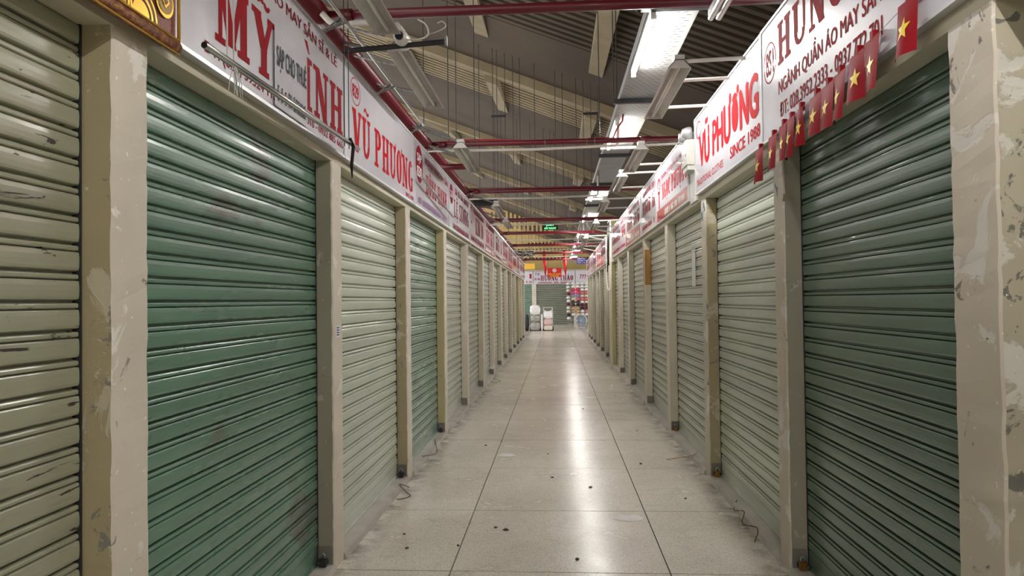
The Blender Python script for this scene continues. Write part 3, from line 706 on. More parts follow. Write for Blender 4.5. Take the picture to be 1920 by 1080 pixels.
# ------------------------------------------------------------------ cable tray with lit lamps
root = thing('cable_tray', (.82, 4, 3.45), 'long perforated white metal cable tray hung below the roof with lit tubes on its edge', 'cable tray')
x0, x1, zt = .645, .99, 3.45
m = MB(); y = 1.5; pit = .05; cols_ = 6
while y < 13:
    m.add([(x0, y, zt), (x1, y, zt), (x1, y + pit - .009, zt), (x0, y + pit - .009, zt)], [(0, 3, 2, 1)])
    sh = .5 if int(round(y / pit)) % 2 else 0; step = (x1 - x0) / cols_; cuts = [x0]
    for q in range(cols_ + 1):
        c_ = x0 + (q + .25 + sh) * step
        if c_ + step * .62 < x1 - .01 and c_ > x0 + .01: cuts += [c_, c_ + step * .62]
    cuts.append(x1)
    for q in range(0, len(cuts), 2): m.add([(cuts[q], y + pit - .009, zt), (cuts[q + 1], y + pit - .009, zt), (cuts[q + 1], y + pit, zt), (cuts[q], y + pit, zt)], [(0, 3, 2, 1)])
    y += pit
m.build('perforated_plate', 'tray_metal', root)
MB().box(x0, y, zt, x1, 36, zt + .003).build('far_plate', 'tray_metal', root)
MB().box(x0, -11.5, zt, x1, 1.5, zt + .003).build('near_plate', 'tray_metal', root)
MB().box(x0 + .003, -11.5, zt + .06, x1 - .003, 36, zt + .066).build('tray_lid', 'dark_steel', root)
for xx in (x0, x1): MB().box(xx - .002, -11.5, zt, xx + .002, 36, zt + .075).build('side_flange', 'tray_metal', root)
for yy in (4.575, 6.75, 9.3, 11.6, 14.2, 17, 19.6, 23, 26):
    MB().box(x0 - .06, yy, zt - .045, x1 + .07, yy + .045, zt - .002).build('support_bar', 'dark_steel', root)
for i, x in enumerate((-5.4, -3.6, 2.2)):  # unseen tubes added behind the rows to brighten the far end
    r_ = thing('tube_lamp', (x, 33.4, 3.3), 'unseen added tube brightening the aisle end, ' + ('farther behind the 829 row', 'just behind the 829 row', 'behind the flag string row')[i], 'lamp', 'unseen added tubes brightening the aisle end')
    MB().box(x, 33.38, 3.33, x + 1.24, 33.43, 3.37).build('batten', 'white_enamel', r_); MB().tube([(x + .03, 33.405, 3.30), (x + 1.21, 33.405, 3.30)], .0135, 10).build('tube', 'tube_lit', r_, True)
    for xx in (x + .005, x + 1.21): MB().box(xx, 33.39, 3.285, xx + .024, 33.42, 3.34).build('end_holder', 'white_enamel', r_)
    for xx in (x + .2, x + 1.0): MB().tube([(xx, 33.405, 3.36), (xx, 33.405, zr(xx))], .004, 5).build('suspension_rod', 'rod_dark', r_)
lamps = [-10.5, -6.9, -3.3, .35, 4.623, 7.45, 11.95, 15.7, 19.7, 23.5, 27.2, 30.8]
for i, y in enumerate(lamps):
    where = ['third before the flag string', 'second before the flag string', 'first before the flag string', 'facing the wide worn pillar', 'beside the SINCE 1988 sign', 'above the hose-strapped red pipe', 'just before the exit sign', 'just beyond the exit sign', 'second beyond the exit sign', 'third beyond the exit sign', 'fourth beyond the exit sign', 'fifth beyond the exit sign'][i]
    r_ = thing('tube_lamp', (.64, y, 3.36), 'lit fluorescent tube on the cable tray edge, ' + where, 'lamp', 'lit tubes along the cable tray')
    MB().box(.652, y, 3.415, .70, y + 1.24, 3.449).build('batten', 'white_enamel', r_)
    MB().tube([(.672, y + .03, 3.385), (.672, y + 1.21, 3.385)], .0135, 10).build('tube', 'tube_lit', r_, True)
    for yy in (y + .005, y + 1.21): MB().box(.655, yy, 3.365, .69, yy + .024, 3.42).build('end_holder', 'white_enamel', r_)
for i, y in enumerate((8.75, 13.2)):
    o = MB().extrude([(0, 0, 0), (0, .05, 0), (0, .05, .006), (0, .006, .006), (0, .006, .03), (0, 0, .03)], (.58, y, 3.395), (1.03, y, 3.395)).build('cross_batten', 'white_enamel', origin=(.8, y, 3.395)); tag(o, 'white flat bar crossing under the cable tray beyond the %s lit tube' % ('second' if i == 0 else 'third'), 'bar', 'white bars under the tray')
    MB().box(.62, y + .01, 3.41, .66, y + .04, 3.46).build('hook', 'white_enamel', o)

# ------------------------------------------------------------------ unlit reflector lamps on arms
def reflector_lamp(x, y, z, side, arm_to, label, arms=(.12, 1.0), clear=False):
    r_ = thing('reflector_lamp', (x, y, z), label, 'lamp', 'unlit reflector lamps over the signs'); L = 1.24; t_ = .004
    if not clear:
        prof = [(-.075, 0, 0), (-.03, 0, .055), (.03, 0, .055), (.075, 0, 0), (.07, 0, 0), (.027, 0, .05), (-.027, 0, .05), (-.07, 0, 0)]
        MB().extrude(prof, (x, y, z), (x, y + L, z)).build('reflector', 'white_enamel', r_)
        for yy in (y, y + L - .006): MB().extrude([(-.075, 0, 0), (-.03, 0, .055), (.03, 0, .055), (.075, 0, 0)], (x, yy, z), (x, yy + .006, z)).build('end_plate', 'white_enamel', r_)
        MB().tube([(x, y + .02, z + .02), (x, y + L - .02, z + .02)], .0135, 10).build('tube', 'tube_off', r_, True)
    else:
        MB().box(x - .03, y, z + .02, x + .03, y + L, z + .05).build('batten', 'aluminium', r_)
        MB().tube([(x - .02, y + .02, z), (x - .02, y + L - .02, z)], .016, 10).build('tube', 'tube_off', r_, True); MB().tube([(x + .022, y + .02, z), (x + .022, y + L - .02, z)], .016, 10).build('tube', 'tube_off', r_, True)
    MB().box(x - .032, y + .0, z + .055, x + .032, y + .09, z + .085).build('housing', 'white_enamel', r_)
    for a in arms: MB().tube([(x, y + L * a, z + .065), (arm_to if side > 0 else -1.32, y + L * a, z + .075 if side > 0 else 3.15)], .013, 7).build('bracket_arm', 'pvc_white' if side > 0 else 'galvanised', r_)
    return r_
reflector_lamp(.86, 2.5, 2.99, 1, 1.224, 'narrow unlit twin tube lamp beside the large sign with flags', clear=True, arms=(.55, .9))
reflector_lamp(.80, 4.42, 2.96, 1, 1.224, 'unlit white reflector lamp on two arms beside the SINCE 1988 sign', arms=(.06, .38, .93))
reflector_lamp(.85, 6.8, 2.96, 1, 1.224, 'unlit white reflector lamp beside the red-banded sign past the emergency light', arms=(.1, .9))
reflector_lamp(.80, 8.28, 2.96, 1, 1.224, 'second unlit reflector lamp past the emergency light')
reflector_lamp(.75, 10.4, 2.96, 1, 1.224, 'third unlit reflector lamp past the emergency light')
reflector_lamp(.78, 13.3, 2.96, 1, 1.224, 'fourth unlit reflector lamp past the emergency light')
reflector_lamp(.72, 16.5, 2.96, 1, 1.224, 'fifth unlit reflector lamp past the emergency light')
reflector_lamp(.72, 18.6, 2.96, 1, 1.224, 'sixth unlit reflector lamp past the emergency light')
reflector_lamp(-.92, 4.06, 3.0, -1, -1.25, 'dusty unlit reflector lamp above the 829 sign', arms=(.2, .9))
reflector_lamp(-.93, 2.62, 3.02, -1, -1.25, 'dusty unlit reflector lamp behind the white security camera', arms=(.5,))
reflector_lamp(-.87, 6.35, 2.92, -1, -1.3, 'white unlit reflector lamp hung over the 830 sign', arms=(.04, .7))
reflector_lamp(-.905, 10.55, 2.95, -1, -1.3, 'second unlit reflector lamp beyond the one over the 830 sign')
reflector_lamp(-.905, 12.65, 2.95, -1, -1.3, 'third unlit reflector lamp beyond the one over the 830 sign')

# ------------------------------------------------------------------ red sprinkler pipes
root = thing('sprinkler_main', (-1.36, 2, 3.17), 'thick red sprinkler main pipe running behind the signs of the 829 row', 'pipe')
MB().tube([(-1.36, -1, 3.185), (-1.36, 30, 3.185)], .052, 16).build('pipe', 'red_pipe', root, True)
CY = [3.93, 7.3, 10.5, 14.4, 17.2, 21.0, 24.6, 28.5]
for yy in CY: MB().tube([(-1.36, yy - .07, 3.185), (-1.36, yy + .07, 3.185)], .062, 16).build('coupling', 'red_pipe', root, True)
pn = ['beside the security camera', 'over the 830 sign with a hose strapped on'] + ['%s beyond the one over the 830 sign' % ORD[i] for i in range(1, 9)]
for i, yy in enumerate(CY):
    r_ = thing('sprinkler_branch', (-1.3, yy, 3.17), 'red sprinkler pipe crossing the aisle, ' + pn[i], 'pipe', 'red cross pipes over the aisle')
    MB().tube([(-1.31, yy, 3.17), (1.6, yy, 3.17)], .029, 12).build('pipe', 'red_pipe', r_, True)
    for xx in (-1.25, .9): MB().tube([(xx, yy, 3.17), (xx + .09, yy, 3.17)], .036, 12).build('coupling', 'red_pipe', r_, True)
    if i == 1:
        pts = [(-1.3 + .25 * q, yy + .04, 3.205 + .018 * math.sin(q * .9)) for q in range(8)] + [(.62, yy + .05, 3.21), (.66, yy + .05, 3.3), (.72, yy + .03, 3.38), (.73, yy + .03, 3.452)]
        MB().tube(pts, .011, 7).build('hose', 'red_pipe_light', r_, True)
        for xx in (-.1, .34, .42): MB().tube([(xx, yy, 3.17), (xx + .008, yy, 3.17)], .034, 10).build('strap', 'galvanised', r_)
    if i > 1: MB().tube([(-1.3, yy - .05, 3.21), (-.5, yy - .03, 3.205), (1.2, yy - .03, 3.2)], .012, 7).build('hose', 'red_pipe', r_, True)
o = MB().tube([(-1.34, 7.95, 3.06), (-.96, 7.95, 3.06)], .035, 12).build('pipe_stub', 'red_pipe', True and None, True, origin=(-1.34, 7.95, 3.06)); tag(o, 'short capped red pipe stub below the cross pipe over the 830 sign', 'pipe')
for i, (yy, z) in enumerate(((7.385, 3.115), (10.95, 3.12), (14.7, 3.11), (18.6, 3.12), (22.4, 3.12), (25.5, 3.1))):
    r_ = MB().tube([(-1.36, yy, 3.13), (-.2, yy, z), (.655, yy, z + .02), (.675, yy, z + .05), (.68, yy, 3.452)], .0155, 8).build('white_conduit', 'pvc_white', None, True, origin=(0, yy, z)); tag(r_, 'white conduit crossing the aisle beyond the %s red cross pipe past the camera' % ORD[i + 1], 'conduit', 'white conduits across the aisle')
for i, (yy, z) in enumerate(((15.45, 3.12), (17.4, 3.12), (21.3, 3.12))):
    r_ = MB().tube([(.70, yy, 3.452), (.71, yy, 3.15), (.76, yy, 3.09), (1.2, yy, 3.0), (1.27, yy, 2.97)], .017, 8).build('white_conduit', 'pvc_white', None, True, origin=(1, yy, z)); tag(r_, 'short white conduit from tray to signs, %s past the exit sign' % ORD[i + 1], 'conduit', 'short white conduits by the tray')

# ------------------------------------------------------------------ hanger rods
rnd = random.Random(21); rods = []
for px, Y, zb in ((796, 7.3, 3.19), (843, 7.3, 3.19), (858, 7.3, 3.19), (893, 7.3, 3.19), (902, 10.5, 3.19), (928, 10.5, 3.19), (936, 10.5, 3.19), (951, 10.5, 3.19), (1112, 10.5, 3.19), (1128, 7.3, 3.19), (1098, 10.5, 3.19), (1155, 6.77, 3.41), (1161, 6.77, 3.41), (1200, 4.6, 3.41)):
    rods.append(((px - 1043) / 1300 * Y, Y, zb))
for Y in (10.5, 14.4, 17.2, 21.0, 24.6):
    for q in range(7):
        x = rnd.uniform(-1.25, .75)
        while any(abs(x - a) < .07 for a, b, c in rods if b == Y): x += .075
        rods.append((x, Y, 3.19))
for x, Y, zb in rods:
    o = MB().tube([(x, Y, zb), (x, Y, zr(x) + .05)], .0055, 5).build('hanger_rod', 'rod_dark', origin=(x, Y, zb)); tag(o, 'dark hanger rod from roof to ' + ('the cable tray' if zb > 3.3 else 'the red cross pipe over the 830 sign' if Y < 8 else 'the %s red cross pipe beyond the 830 sign' % ORD[CY.index(Y) - 1]), 'rod', 'hanger rods under the roof')
for i, (x, Y) in enumerate(((-.84, 10.49), (.55, 10.49))):
    o = MB().box(x - .11, Y - .01, 4.3, x + .11, Y + .02, 4.335).build('hanger_clamp', 'dark_steel', origin=(x, Y, 4.3)); tag(o, 'short dark clamp bar bolted across two hanger rods', 'clamp', 'clamp bars on the hanger rods')

# ------------------------------------------------------------------ rails, brackets, camera on the left
root = thing('clothes_rail', (-1.14, 3.0, 2.37), 'polished steel hanging rail with strings in front of the worn sign', 'rail')
MB().tube([(-1.145, 2.20, 2.355), (-1.145, 3.98, 2.40)], .0125, 12).build('rail', 'steel', root, True); MB().tube([(-1.145, 2.198, 2.355), (-1.145, 2.203, 2.355)], .0105, 12).build('open_end', 'black_plastic', root)
for yy, zt2, mt in ((2.36, zr(-1.15), 'string_grey'), (2.41, zr(-1.15), 'string_grey'), (3.72, zr(-1.15), 'rod_dark'), (3.80, zr(-1.15), 'rod_dark')): MB().tube([(-1.146, yy, 2.36), (-1.15, yy, zt2)], .003, 5).build('string', mt, root)
rnd = random.Random(2); m = MB()
for q in range(7): a = rnd.uniform(-.06, .06); m.tube([(-1.14, 2.40, 2.37), (-1.135 + rnd.uniform(-.01, .01), 2.40 + a * .5, 2.30), (-1.135, 2.40 + a, 2.25)], .0016, 4)
m.build('string_tail', 'string_grey', root)
MB().tube([(-1.14, 3.80, 2.42), (-1.13, 3.83, 2.38), (-1.135, 3.81, 2.27), (-1.135, 3.82, 2.2)], [.009, .011, .01, .003], 6).build('cord_bundle', 'black_plastic', root)
root = thing('upper_rail', (-1.13, 4, 3.02), 'thin steel rail on slotted angle brackets along the top of the 829 sign', 'rail')
MB().tube([(-1.12, 2.0, 3.03), (-1.12, 5.92, 3.02)], .010, 8).build('rail', 'steel', root, True)
def slotted(m, a, b, wd=.035):
    a = Vector(a); b = Vector(b); d = (b - a); L = d.length; d /= L; s_ = Vector((0, 1, 0)); n = int(L / .045); t_ = d.cross(s_) * .002
    for i in range(n):
        p, q = a + d * (L * i / n), a + d * (L * (i + .55) / n); r_ = a + d * (L * (i + 1) / n)
        for (c0, c1, w0, w1) in ((p, q, 0, wd), (q, r_, 0, wd * .33), (q, r_, wd * .66, wd)):
            v = [c0 + s_ * w0, c0 + s_ * w1, c1 + s_ * w1, c1 + s_ * w0]; m.add([x - t_ for x in v] + [x + t_ for x in v], [(0, 3, 2, 1), (4, 5, 6, 7), (0, 1, 5, 4), (1, 2, 6, 5), (2, 3, 7, 6), (3, 0, 4, 7)])
for yy in (2.9, 3.62, 4.75, 5.88):
    m = MB(); slotted(m, (-1.255, yy, 2.956), (-1.11, yy, 3.012)); slotted(m, (-1.236, yy, 2.956), (-1.125, yy, 3.035)); m.build('angle_bracket', 'galvanised', root)
for yy in (3.95, 4.5, 5.1):
    m = MB(); slotted(m, (-1.325, yy, 3.145), (-.98, yy, 3.058)); o = m.build('slotted_angle', 'galvanised', origin=(-1.325, yy, 3.145)); tag(o, 'perforated steel angle above the 829 sign, %s from the security camera' % ORD[1 + (3.95, 4.5, 5.1).index(yy)], 'bracket', 'slotted angles above the 829 sign')
root = thing('security_camera', (-.86, 3.95, 3.0), 'white bullet security camera on a dark arm above the 829 sign', 'camera')
MB().tube([(-1.23, 3.97, 2.975), (-.62, 3.97, 3.01)], .016, 8).build('arm', 'dark_steel', root); MB().box(-.625, 3.95, 2.985, -.612, 3.99, 3.04).build('arm_end', 'galvanised', root)
MB().lathe([(0, -.0), (.026, 0), (.04, -.02), (.045, -.06), (.042, -.13), (.03, -.17), (.0, -.18)], (-.875, 4.06, 3.03), 'y', 18).build('body', 'pvc_white', root, True)
MB().lathe([(.0, 0.0), (.024, .001), (.025, .012)], (-.875, 3.874, 3.022), 'y', 16).build('lens', 'black_plastic', root)
MB().tube([(-.93, 3.98, 3.13), (-.90, 4.0, 3.08), (-.88, 4.02, 3.05)], [.03, .04, .03], 10).build('mount', 'pvc_white', root, True)
MB().tube(smooth_path([(-1.31, 3.84, 3.15), (-1.24, 3.86, 3.09), (-1.12, 3.88, 3.10), (-1.0, 3.93, 3.115), (-.90, 3.98, 3.10)]), .018, 8).build('conduit', 'pvc_white', root, True)
MB().tube(smooth_path([(-.9, 3.98, 3.04), (-.79, 3.95, 3.02), (-.72, 3.94, 3.04), (-.73, 3.94, 3.10), (-.78, 3.95, 3.14)]), .005, 6).build('cable', 'pvc_white', root, True)
MB().tube(smooth_path([(-.73, 3.94, 3.04), (-.66, 3.96, 3.07), (-.62, 3.97, 3.10), (-.64, 3.97, 3.13), (-.67, 3.97, 3.12)]), .003, 5).build('loose_wire', 'pvc_white', root, True)
# loose plastic strip and small things
o = MB().box(-1.2258, 9.78, 2.2, -1.2198, 9.93, 2.96).build('plastic_strip', 'clear_plastic', origin=(-1.225, 9.85, 2.2)); tag(o, 'hanging strip of clear plastic between the first two signs past 830', 'plastic strip')
o = MB().tube([(-1.17, 6.05, 2.60), (-1.17, 7.9, 2.47)], .011, 8).build('hanging_rail', 'steel', None, True, origin=(-1.17, 6.05, 2.47)); tag(o, 'steel hanging rail slanting in front of the 830 sign', 'rail')

o = MB().box(-1.313, 11.2, 3.05, -.93, 11.45, 3.18).build('dark_box', 'black_plastic', origin=(-1.13, 11.3, 3.05)); tag(o, 'flat black box mounted by the red main behind the signs past 830', 'box')
for q in range(5): MB().box(-1.30, 11.192, 3.062 + q * .022, -.95, 11.201, 3.072 + q * .022).build('fin', 'dark_steel', o)
root = thing('wire_tangle', (-.95, 23.5, 3.0), 'tangle of loose pale wires above the farthest signs of the 829 row', 'wire')
rw = random.Random(4)
for q in range(9): MB().tube(smooth_path([(-1.32, 22.8 + .16 * q, 3.15)] + [(-1.2 + rw.uniform(0, .5), 22.75 + rw.uniform(0, 1.5), 2.98 + rw.uniform(0, .25)) for _ in range(4)], 5), .012, 5).build('wire', 'pvc_white' if q % 2 else 'rod_dark', root, True)
# ------------------------------------------------------------------ emergency light on the right
root = thing('emergency_light', (1.24, 6.27, 2.62), 'white twin-head emergency light box at the far end of the SINCE 1988 sign', 'emergency light')
MB().box(1.16, 6.16, 2.68, 1.24, 6.40, 2.90).extrude([(0, 0, 0), (.07, 0, 0), (.07, 0, .05), (0, 0, .05)], (1.17, 6.17, 2.635), (1.17, 6.39, 2.635)).build('body', 'white_enamel', root)
for yy in (6.2, 6.36): MB().lathe([(0, -.07), (.035, -.068), (.052, -.03), (.055, 0), (.048, .012), (0, .016)], (1.2, yy, 2.965), 'x', 18).build('lamp_head', 'aluminium', root, True)
MB().box(1.235, 6.14, 2.36, 1.252, 6.42, 2.98).build('back_board', 'white_enamel', root)
MB().box(1.158, 6.2, 2.76, 1.161, 6.225, 2.78).build('indicator', 'black_plastic', root)
# cables on the broad column
root = thing('cable_bundle', (1.245, 16.2, 1.9), 'loose black cables dangling on the broad cream column', 'cable')
for q in range(4):
    a = 15.95 + q * .16; MB().tube([(1.232, a, 3.3), (1.225, a + .05, 2.8), (1.22, a + .12, 2.4 - .08 * q), (1.225, a + .2, 2.3), (1.232, a + .25, 2.7)], .011, 6).build('cable', 'black_plastic', root, True)
MB().tube(smooth_path([(1.232, 16.65, 2.5), (1.2, 16.6, 2.1), (1.21, 16.3, 1.75), (1.235, 15.85, 1.72)]), .012, 6).build('cable', 'pvc_white', root, True)
# paper note on the shutter of first stall past the light
o = MB().box(SXR - .014, 6.75, 1.62, SXR - .0125, 6.93, 1.98).build('paper_note', 'paper', origin=(SXR, 6.85, 1.6)); tag(o, 'blank pale paper strip stuck on a shutter past the emergency light', 'paper')
MB().box(SXR - .0155, 6.72, 1.94, SXR - .0145, 6.96, 2.0).build('tape', 'clear_plastic', o)

# ------------------------------------------------------------------ exit sign
root = thing('exit_sign', (-.11, 15.3, 3.06), 'green lit exit sign hung from the roof over the aisle', 'exit sign')
MB().box(-.28, 15.3, 3.06, .06, 15.34, 3.205).build('case', 'black_plastic', root)
eb = Board(root, (-.28, 15.3, 3.06), (1, 0, 0), (0, -1, 0)); eb.put('exit_word', fit(sans('EXIT', .04), .08, .083, .26, .133), 'exit_glow', .002); eb.put('exit_subtitle', fit(sans('L\u1ed0I THO\u00c1T', .02), .04, .012, .30, .07), 'exit_glow', .002)
for xx in (-.24, .02): MB().tube([(xx, 15.32, 3.2), (xx, 15.32, zr(xx) + .02)], .003, 5).build('cord', 'rod_dark', root)

# ------------------------------------------------------------------ floor bits
rnd = random.Random(17)
for x, y in ((-.93, 4.2), (-.62, 4.25), (-.42, 4.6), (-.35, 4.55), (.1, 4.05), (-.75, 7.2), (-.6, 7.4), (.95, 5.3), (.9, 8.0), (-.05, 5.9), (.25, 5.6), (.35, 9.6), (.75, 6.4), (.6, 12.0), (.35, 11.2), (-1.0, 4.45), (-.1, 6.8), (.9, 10.9)):
    m = MB(); n = 6; r0 = rnd.uniform(.006, .016); vs = [(x + r0 * rnd.uniform(.6, 1.4) * math.cos(q * 1.047), y + r0 * rnd.uniform(.6, 1.6) * math.sin(q * 1.047), .001) for q in range(n)]
    vs += [(a + rnd.uniform(-.003, .003), b, .005 + rnd.uniform(0, .004)) for a, b, c in vs]
    m.add(vs, [tuple(range(n))[::-1], tuple(range(n, 2 * n))] + [(q, (q + 1) % n, n + (q + 1) % n, n + q) for q in range(n)])
    tag(m.build('litter_scrap', 'debris', origin=(x, y, 0)), 'tiny dark scrap of litter lying on the aisle floor', 'litter', 'litter scraps on the floor')
for x, y, rx_, ry_ in ((.47, 4.82, .11, .07), (-.5, 6.75, .08, .08)):
    v_, f_ = disc(x, y, rx_, ry_, 18); v_ = [(a + rnd.uniform(-.015, .015), b + rnd.uniform(-.015, .015)) for a, b in v_]
    MB().add([(a, b, .0012) for a, b in v_], f_).build('paint_patch', 'stain_white', fl)
cab = [((1.19, 4.35), (1.25, 4.5), (1.21, 4.7), (1.26, 4.85), (1.23, 5.0), (1.28, 5.12)), ((1.0, 6.55), (1.12, 6.62), (1.2, 6.66), (1.27, 6.6), (1.31, 6.7)), ((-1.22, 5.2), (-1.14, 5.3), (-1.2, 5.42), (-1.27, 5.5), (-1.2, 5.55)), ((-1.28, 6.5), (-1.2, 6.8), (-1.26, 7.1), (-1.3, 7.3)), ((-1.15, 12.6), (-1.05, 12.9), (-1.2, 13.2)), ((-1.15, 11.0), (-1.22, 11.3), (-1.1, 11.6))]
cl_ = ['at the foot of the pale sage shutter under SINCE 1988', 'by the threshold of the first stall past the emergency light', 'before the pale sage shutter of stall 829', 'before the teal shutter of stall 830', 'on the floor by a pillar well past the 830 stall', 'near the base of a pillar past the 830 stall']
for pts, l_ in zip(cab, cl_):
    P3 = [(a, b, .008 if abs(a) < 1.235 else .044) for a, b in pts]
    tag(MB().tube(smooth_path(P3), .003, 6).build('loose_wire', 'debris' if pts[0][0] != 1.0 else 'packing_tape', None, True, origin=P3[0]), 'loose bent wire lying ' + l_, 'wire')
for side, k in ((-1, 1), (-1, 2), (-1, 3), (1, 2), (1, 3), (1, 1)):
    YS = LY if side < 0 else RY; x = SXL + .05 if side < 0 else SXR - .05; y = YS[k] - .045
    r_ = thing('padlock', (x, y, .036), 'small padlock at the foot of the shutter ' + stall_name(side, k), 'padlock')
    MB().box(x - .02, y - .012, .04, x + .02, y + .012, .08).build('lock_body', 'brass' if side > 0 else 'dark_steel', r_)
    MB().tube([(x - .012, y, .078), (x - .012, y, .1), (x, y, .112), (x + .012, y, .1), (x + .012, y, .078)], .004, 6).build('shackle', 'steel', r_, True)
    MB().tube([(x + side * .03, y - .02, .06), (x - side * .02, y + .03, .062)], .009, 6).build('hasp', 'dark_steel', r_)

# ------------------------------------------------------------------ far end shops
YF = 38.6
def front_shutter(x0, x1, key, label):
    root = thing('roller_shutter', ((x0 + x1) / 2, YF, 0), label, 'roller shutter', 'shutters of the end shops'); z = .12; p = .1
    MB().box(x0, YF - .02, .0, x1, YF + .03, .12).build('bottom_bar', 'sill_tile', root); m = MB()
    for i in range(23):
        vs = [(x, YF - a * 3, z + (i + b) * p) for x in (x0, x1) for a, b in PROF]; q = len(PROF); m.add(vs, [(q + j, q + j + 1, j + 1, j)[::-1] for j in range(q - 1)])
    tag(m.build('slats', 'shutter_' + key, root), kind='stuff')
front_shutter(-3.0, -1.35, 'teal', 'green end shop shutter behind the goods trolleys'); front_shutter(-1.1, 1.0, 'far', 'grey-green shutter of the shop facing the end of the aisle'); front_shutter(1.15, 3.2, 'far', 'grey-green end shop shutter behind the rack of caps')
for x, l_ in ((-1.225, 'pale pillar beside the goods trolleys at the end shops'), (1.075, 'pale pillar hidden beside the rack of caps at the end shops')):
    tag(MB().box(x - .12, YF - .1, 0, x + .12, YF + .1, 2.42).build('pillar', 'pillar_cream', origin=(x, YF, 0)), l_, 'pillar', 'pillars of the end shops')
tag(MB().box(-6, YF - .02, 2.4, 4, YF + .3, 3.2).build('wall_end', 'lintel_cream'), kind='structure')
def end_sign(x0, x1, label):
    root = thing('sign_board', ((x0 + x1) / 2, YF - .1, 2.42), label, 'sign', 'signs of the end shops'); MB().box(x0, YF - .09, 2.42, x1, YF - .02, 3.12).build('panel', 'vinyl_white', root)
    MB().box(x0, YF - .1, 2.42, x1, YF - .02, 2.44).box(x0, YF - .1, 3.1, x1, YF - .02, 3.12).build('frame', 'aluminium', root); return Board(root, (x0, YF - .09, 2.42), (1, 0, 0), (0, -1, 0))
B = end_sign(-1.25, 1.05, 'white end shop sign with dark red title facing down the aisle'); B.put('title', fit(slab('H\u01af\u01a0NG TH\u1ea2O'), .4, .17, 2.2, .56), 'dark_red_print', .004); B.put('number', fit(sans('718', .03), .08, .45, .34, .62), 'purple_print', .004); B.put('small_line', fit(strokes(8, 7), .06, .2, .36, .36), 'magenta_print', .004); B.put('phone_line', fit(strokes(30, 8), .25, .03, 2.1, .12), 'magenta_print', .004)
B = end_sign(-3.2, -1.28, 'white end shop sign behind the goods trolleys'); B.put('title', fit(strokes(8, 61), .3, .3, 1.85, .58), 'magenta_print', .004); B.put('phone_line', fit(strokes(20, 62), .3, .06, 1.85, .18), 'magenta_print', .004)
B = end_sign(1.08, 3.2, 'white end shop sign with number 777 above the rack of caps'); B.put('number', fit(sans('777', .02), .22, .25, .6, .48), 'magenta_print', .004); B.put('title', fit(slab('N'), .78, .25, 1.1, .6), 'red_print', .004)
# rack of caps
YC = 37.4
root = thing('cap_rack', (1.25, YC, 0), 'white wire rack crowded with caps at the end of the aisle', 'rack')
for q in range(9): MB().tube([(.62 + q * .16, YC + .06, .15), (.62 + q * .16, YC + .06, 2.5)], .008, 5).build('upright', 'white_enamel', root)
for q in range(11): MB().tube([(.6, YC + .06, .2 + q * .23), (1.95, YC + .06, .2 + q * .23)], .008, 5).build('crossbar', 'white_enamel', root)
for xx in (.62, 1.9):
    for d in (-.2, .3): MB().tube([(xx, YC + .06, .15), (xx, YC + d, .0)], .012, 5).build('foot', 'white_enamel', root)
caprows = [('white', (236, 234, 232)), ('red', (224, 50, 74)), ('pink', (226, 70, 150)), ('lilac', (150, 146, 176)), ('cream', (226, 208, 180)), ('rose', (226, 120, 130)), ('dark brown', (70, 56, 54)), ('black', (44, 38, 42)), ('beige', (206, 170, 128)), ('tan', (190, 156, 118)), ('white', (238, 236, 234)), ('blue', (60, 86, 190)), ('maroon', (96, 26, 40))]
for n_, c_ in caprows: 
    if 'cap_' + n_.replace(' ', '_') not in MATS: simple('cap_' + n_.replace(' ', '_'), srgb(*c_), .7)
def cap(x, y, z, n_, s=1., grp='caps on the rack', where=''):
    r_ = thing('cap', (x, y, z), '%s cap %s' % (n_, where), 'cap', '%s %s' % (n_, grp)); mt = 'cap_' + n_.replace(' ', '_')
    pr_ = [(.105 * math.cos(a) * s, .11 * math.sin(a) * s) for a in [q * math.pi / 2 / 5 for q in range(6)]]
    MB().lathe(pr_, (x, y, z), 'z', 12).build('crown', mt, r_, True)
    m = MB(); n = 8; vs = []
    for q in range(n + 1): a = math.pi + math.pi * q / n; vs += [(x + .1 * s * math.cos(a), y + .1 * s * math.sin(a), z + .004), (x + .11 * s * math.cos(a), y + .1 * s * math.sin(a) - .075 * s * abs(math.sin(a)), z - .03)]
    vs2 = [(a, b, c - .006) for a, b, c in vs]
    m.add(vs + vs2, [(2 * q, 2 * q + 1, 2 * q + 3, 2 * q + 2) for q in range(n)] + [(2 * q + 2 + 2 * n + 2, 2 * q + 3 + 2 * n + 2, 2 * q + 1 + 2 * n + 2, 2 * q + 2 * n + 2) for q in range(n)]); m.build('brim', mt, r_, True)
grid = [['white', 'white', 'white', 'white', 'white'], ['white', 'white', 'white', 'white', 'white'], ['red', 'red', 'white', 'white', 'blue'], ['pink', 'pink', 'rose', 'rose', 'red'], ['lilac', 'lilac', 'cream', 'cream', 'red'], ['cream', 'rose', 'rose', 'rose', 'rose'], ['dark brown', 'dark brown', 'white', 'cream', 'blue'], ['dark brown', 'black', 'maroon', 'maroon', 'black'], ['beige', 'beige', 'black', 'maroon', 'lilac'], ['tan', 'beige', 'white', 'rose', 'white'], ['white', 'cream', 'white', 'white', 'white']]
for i, rw in enumerate(grid):
    for j, n_ in enumerate(rw): cap(.92 + j * .235, YC - .075, 2.36 - i * .165, n_, 1.05, where='in the %s row from the top of the wire rack' % ORD[i + 1])
rnd = random.Random(8)
for i in range(11): cap(.66 + rnd.uniform(-.03, .02), YC - .075, 2.36 - i * .185, rnd.choice(['white', 'cream', 'black', 'white', 'maroon']), .95, where='on the shutter-side edge of the wire rack, %s from the top' % ORD[i + 1])
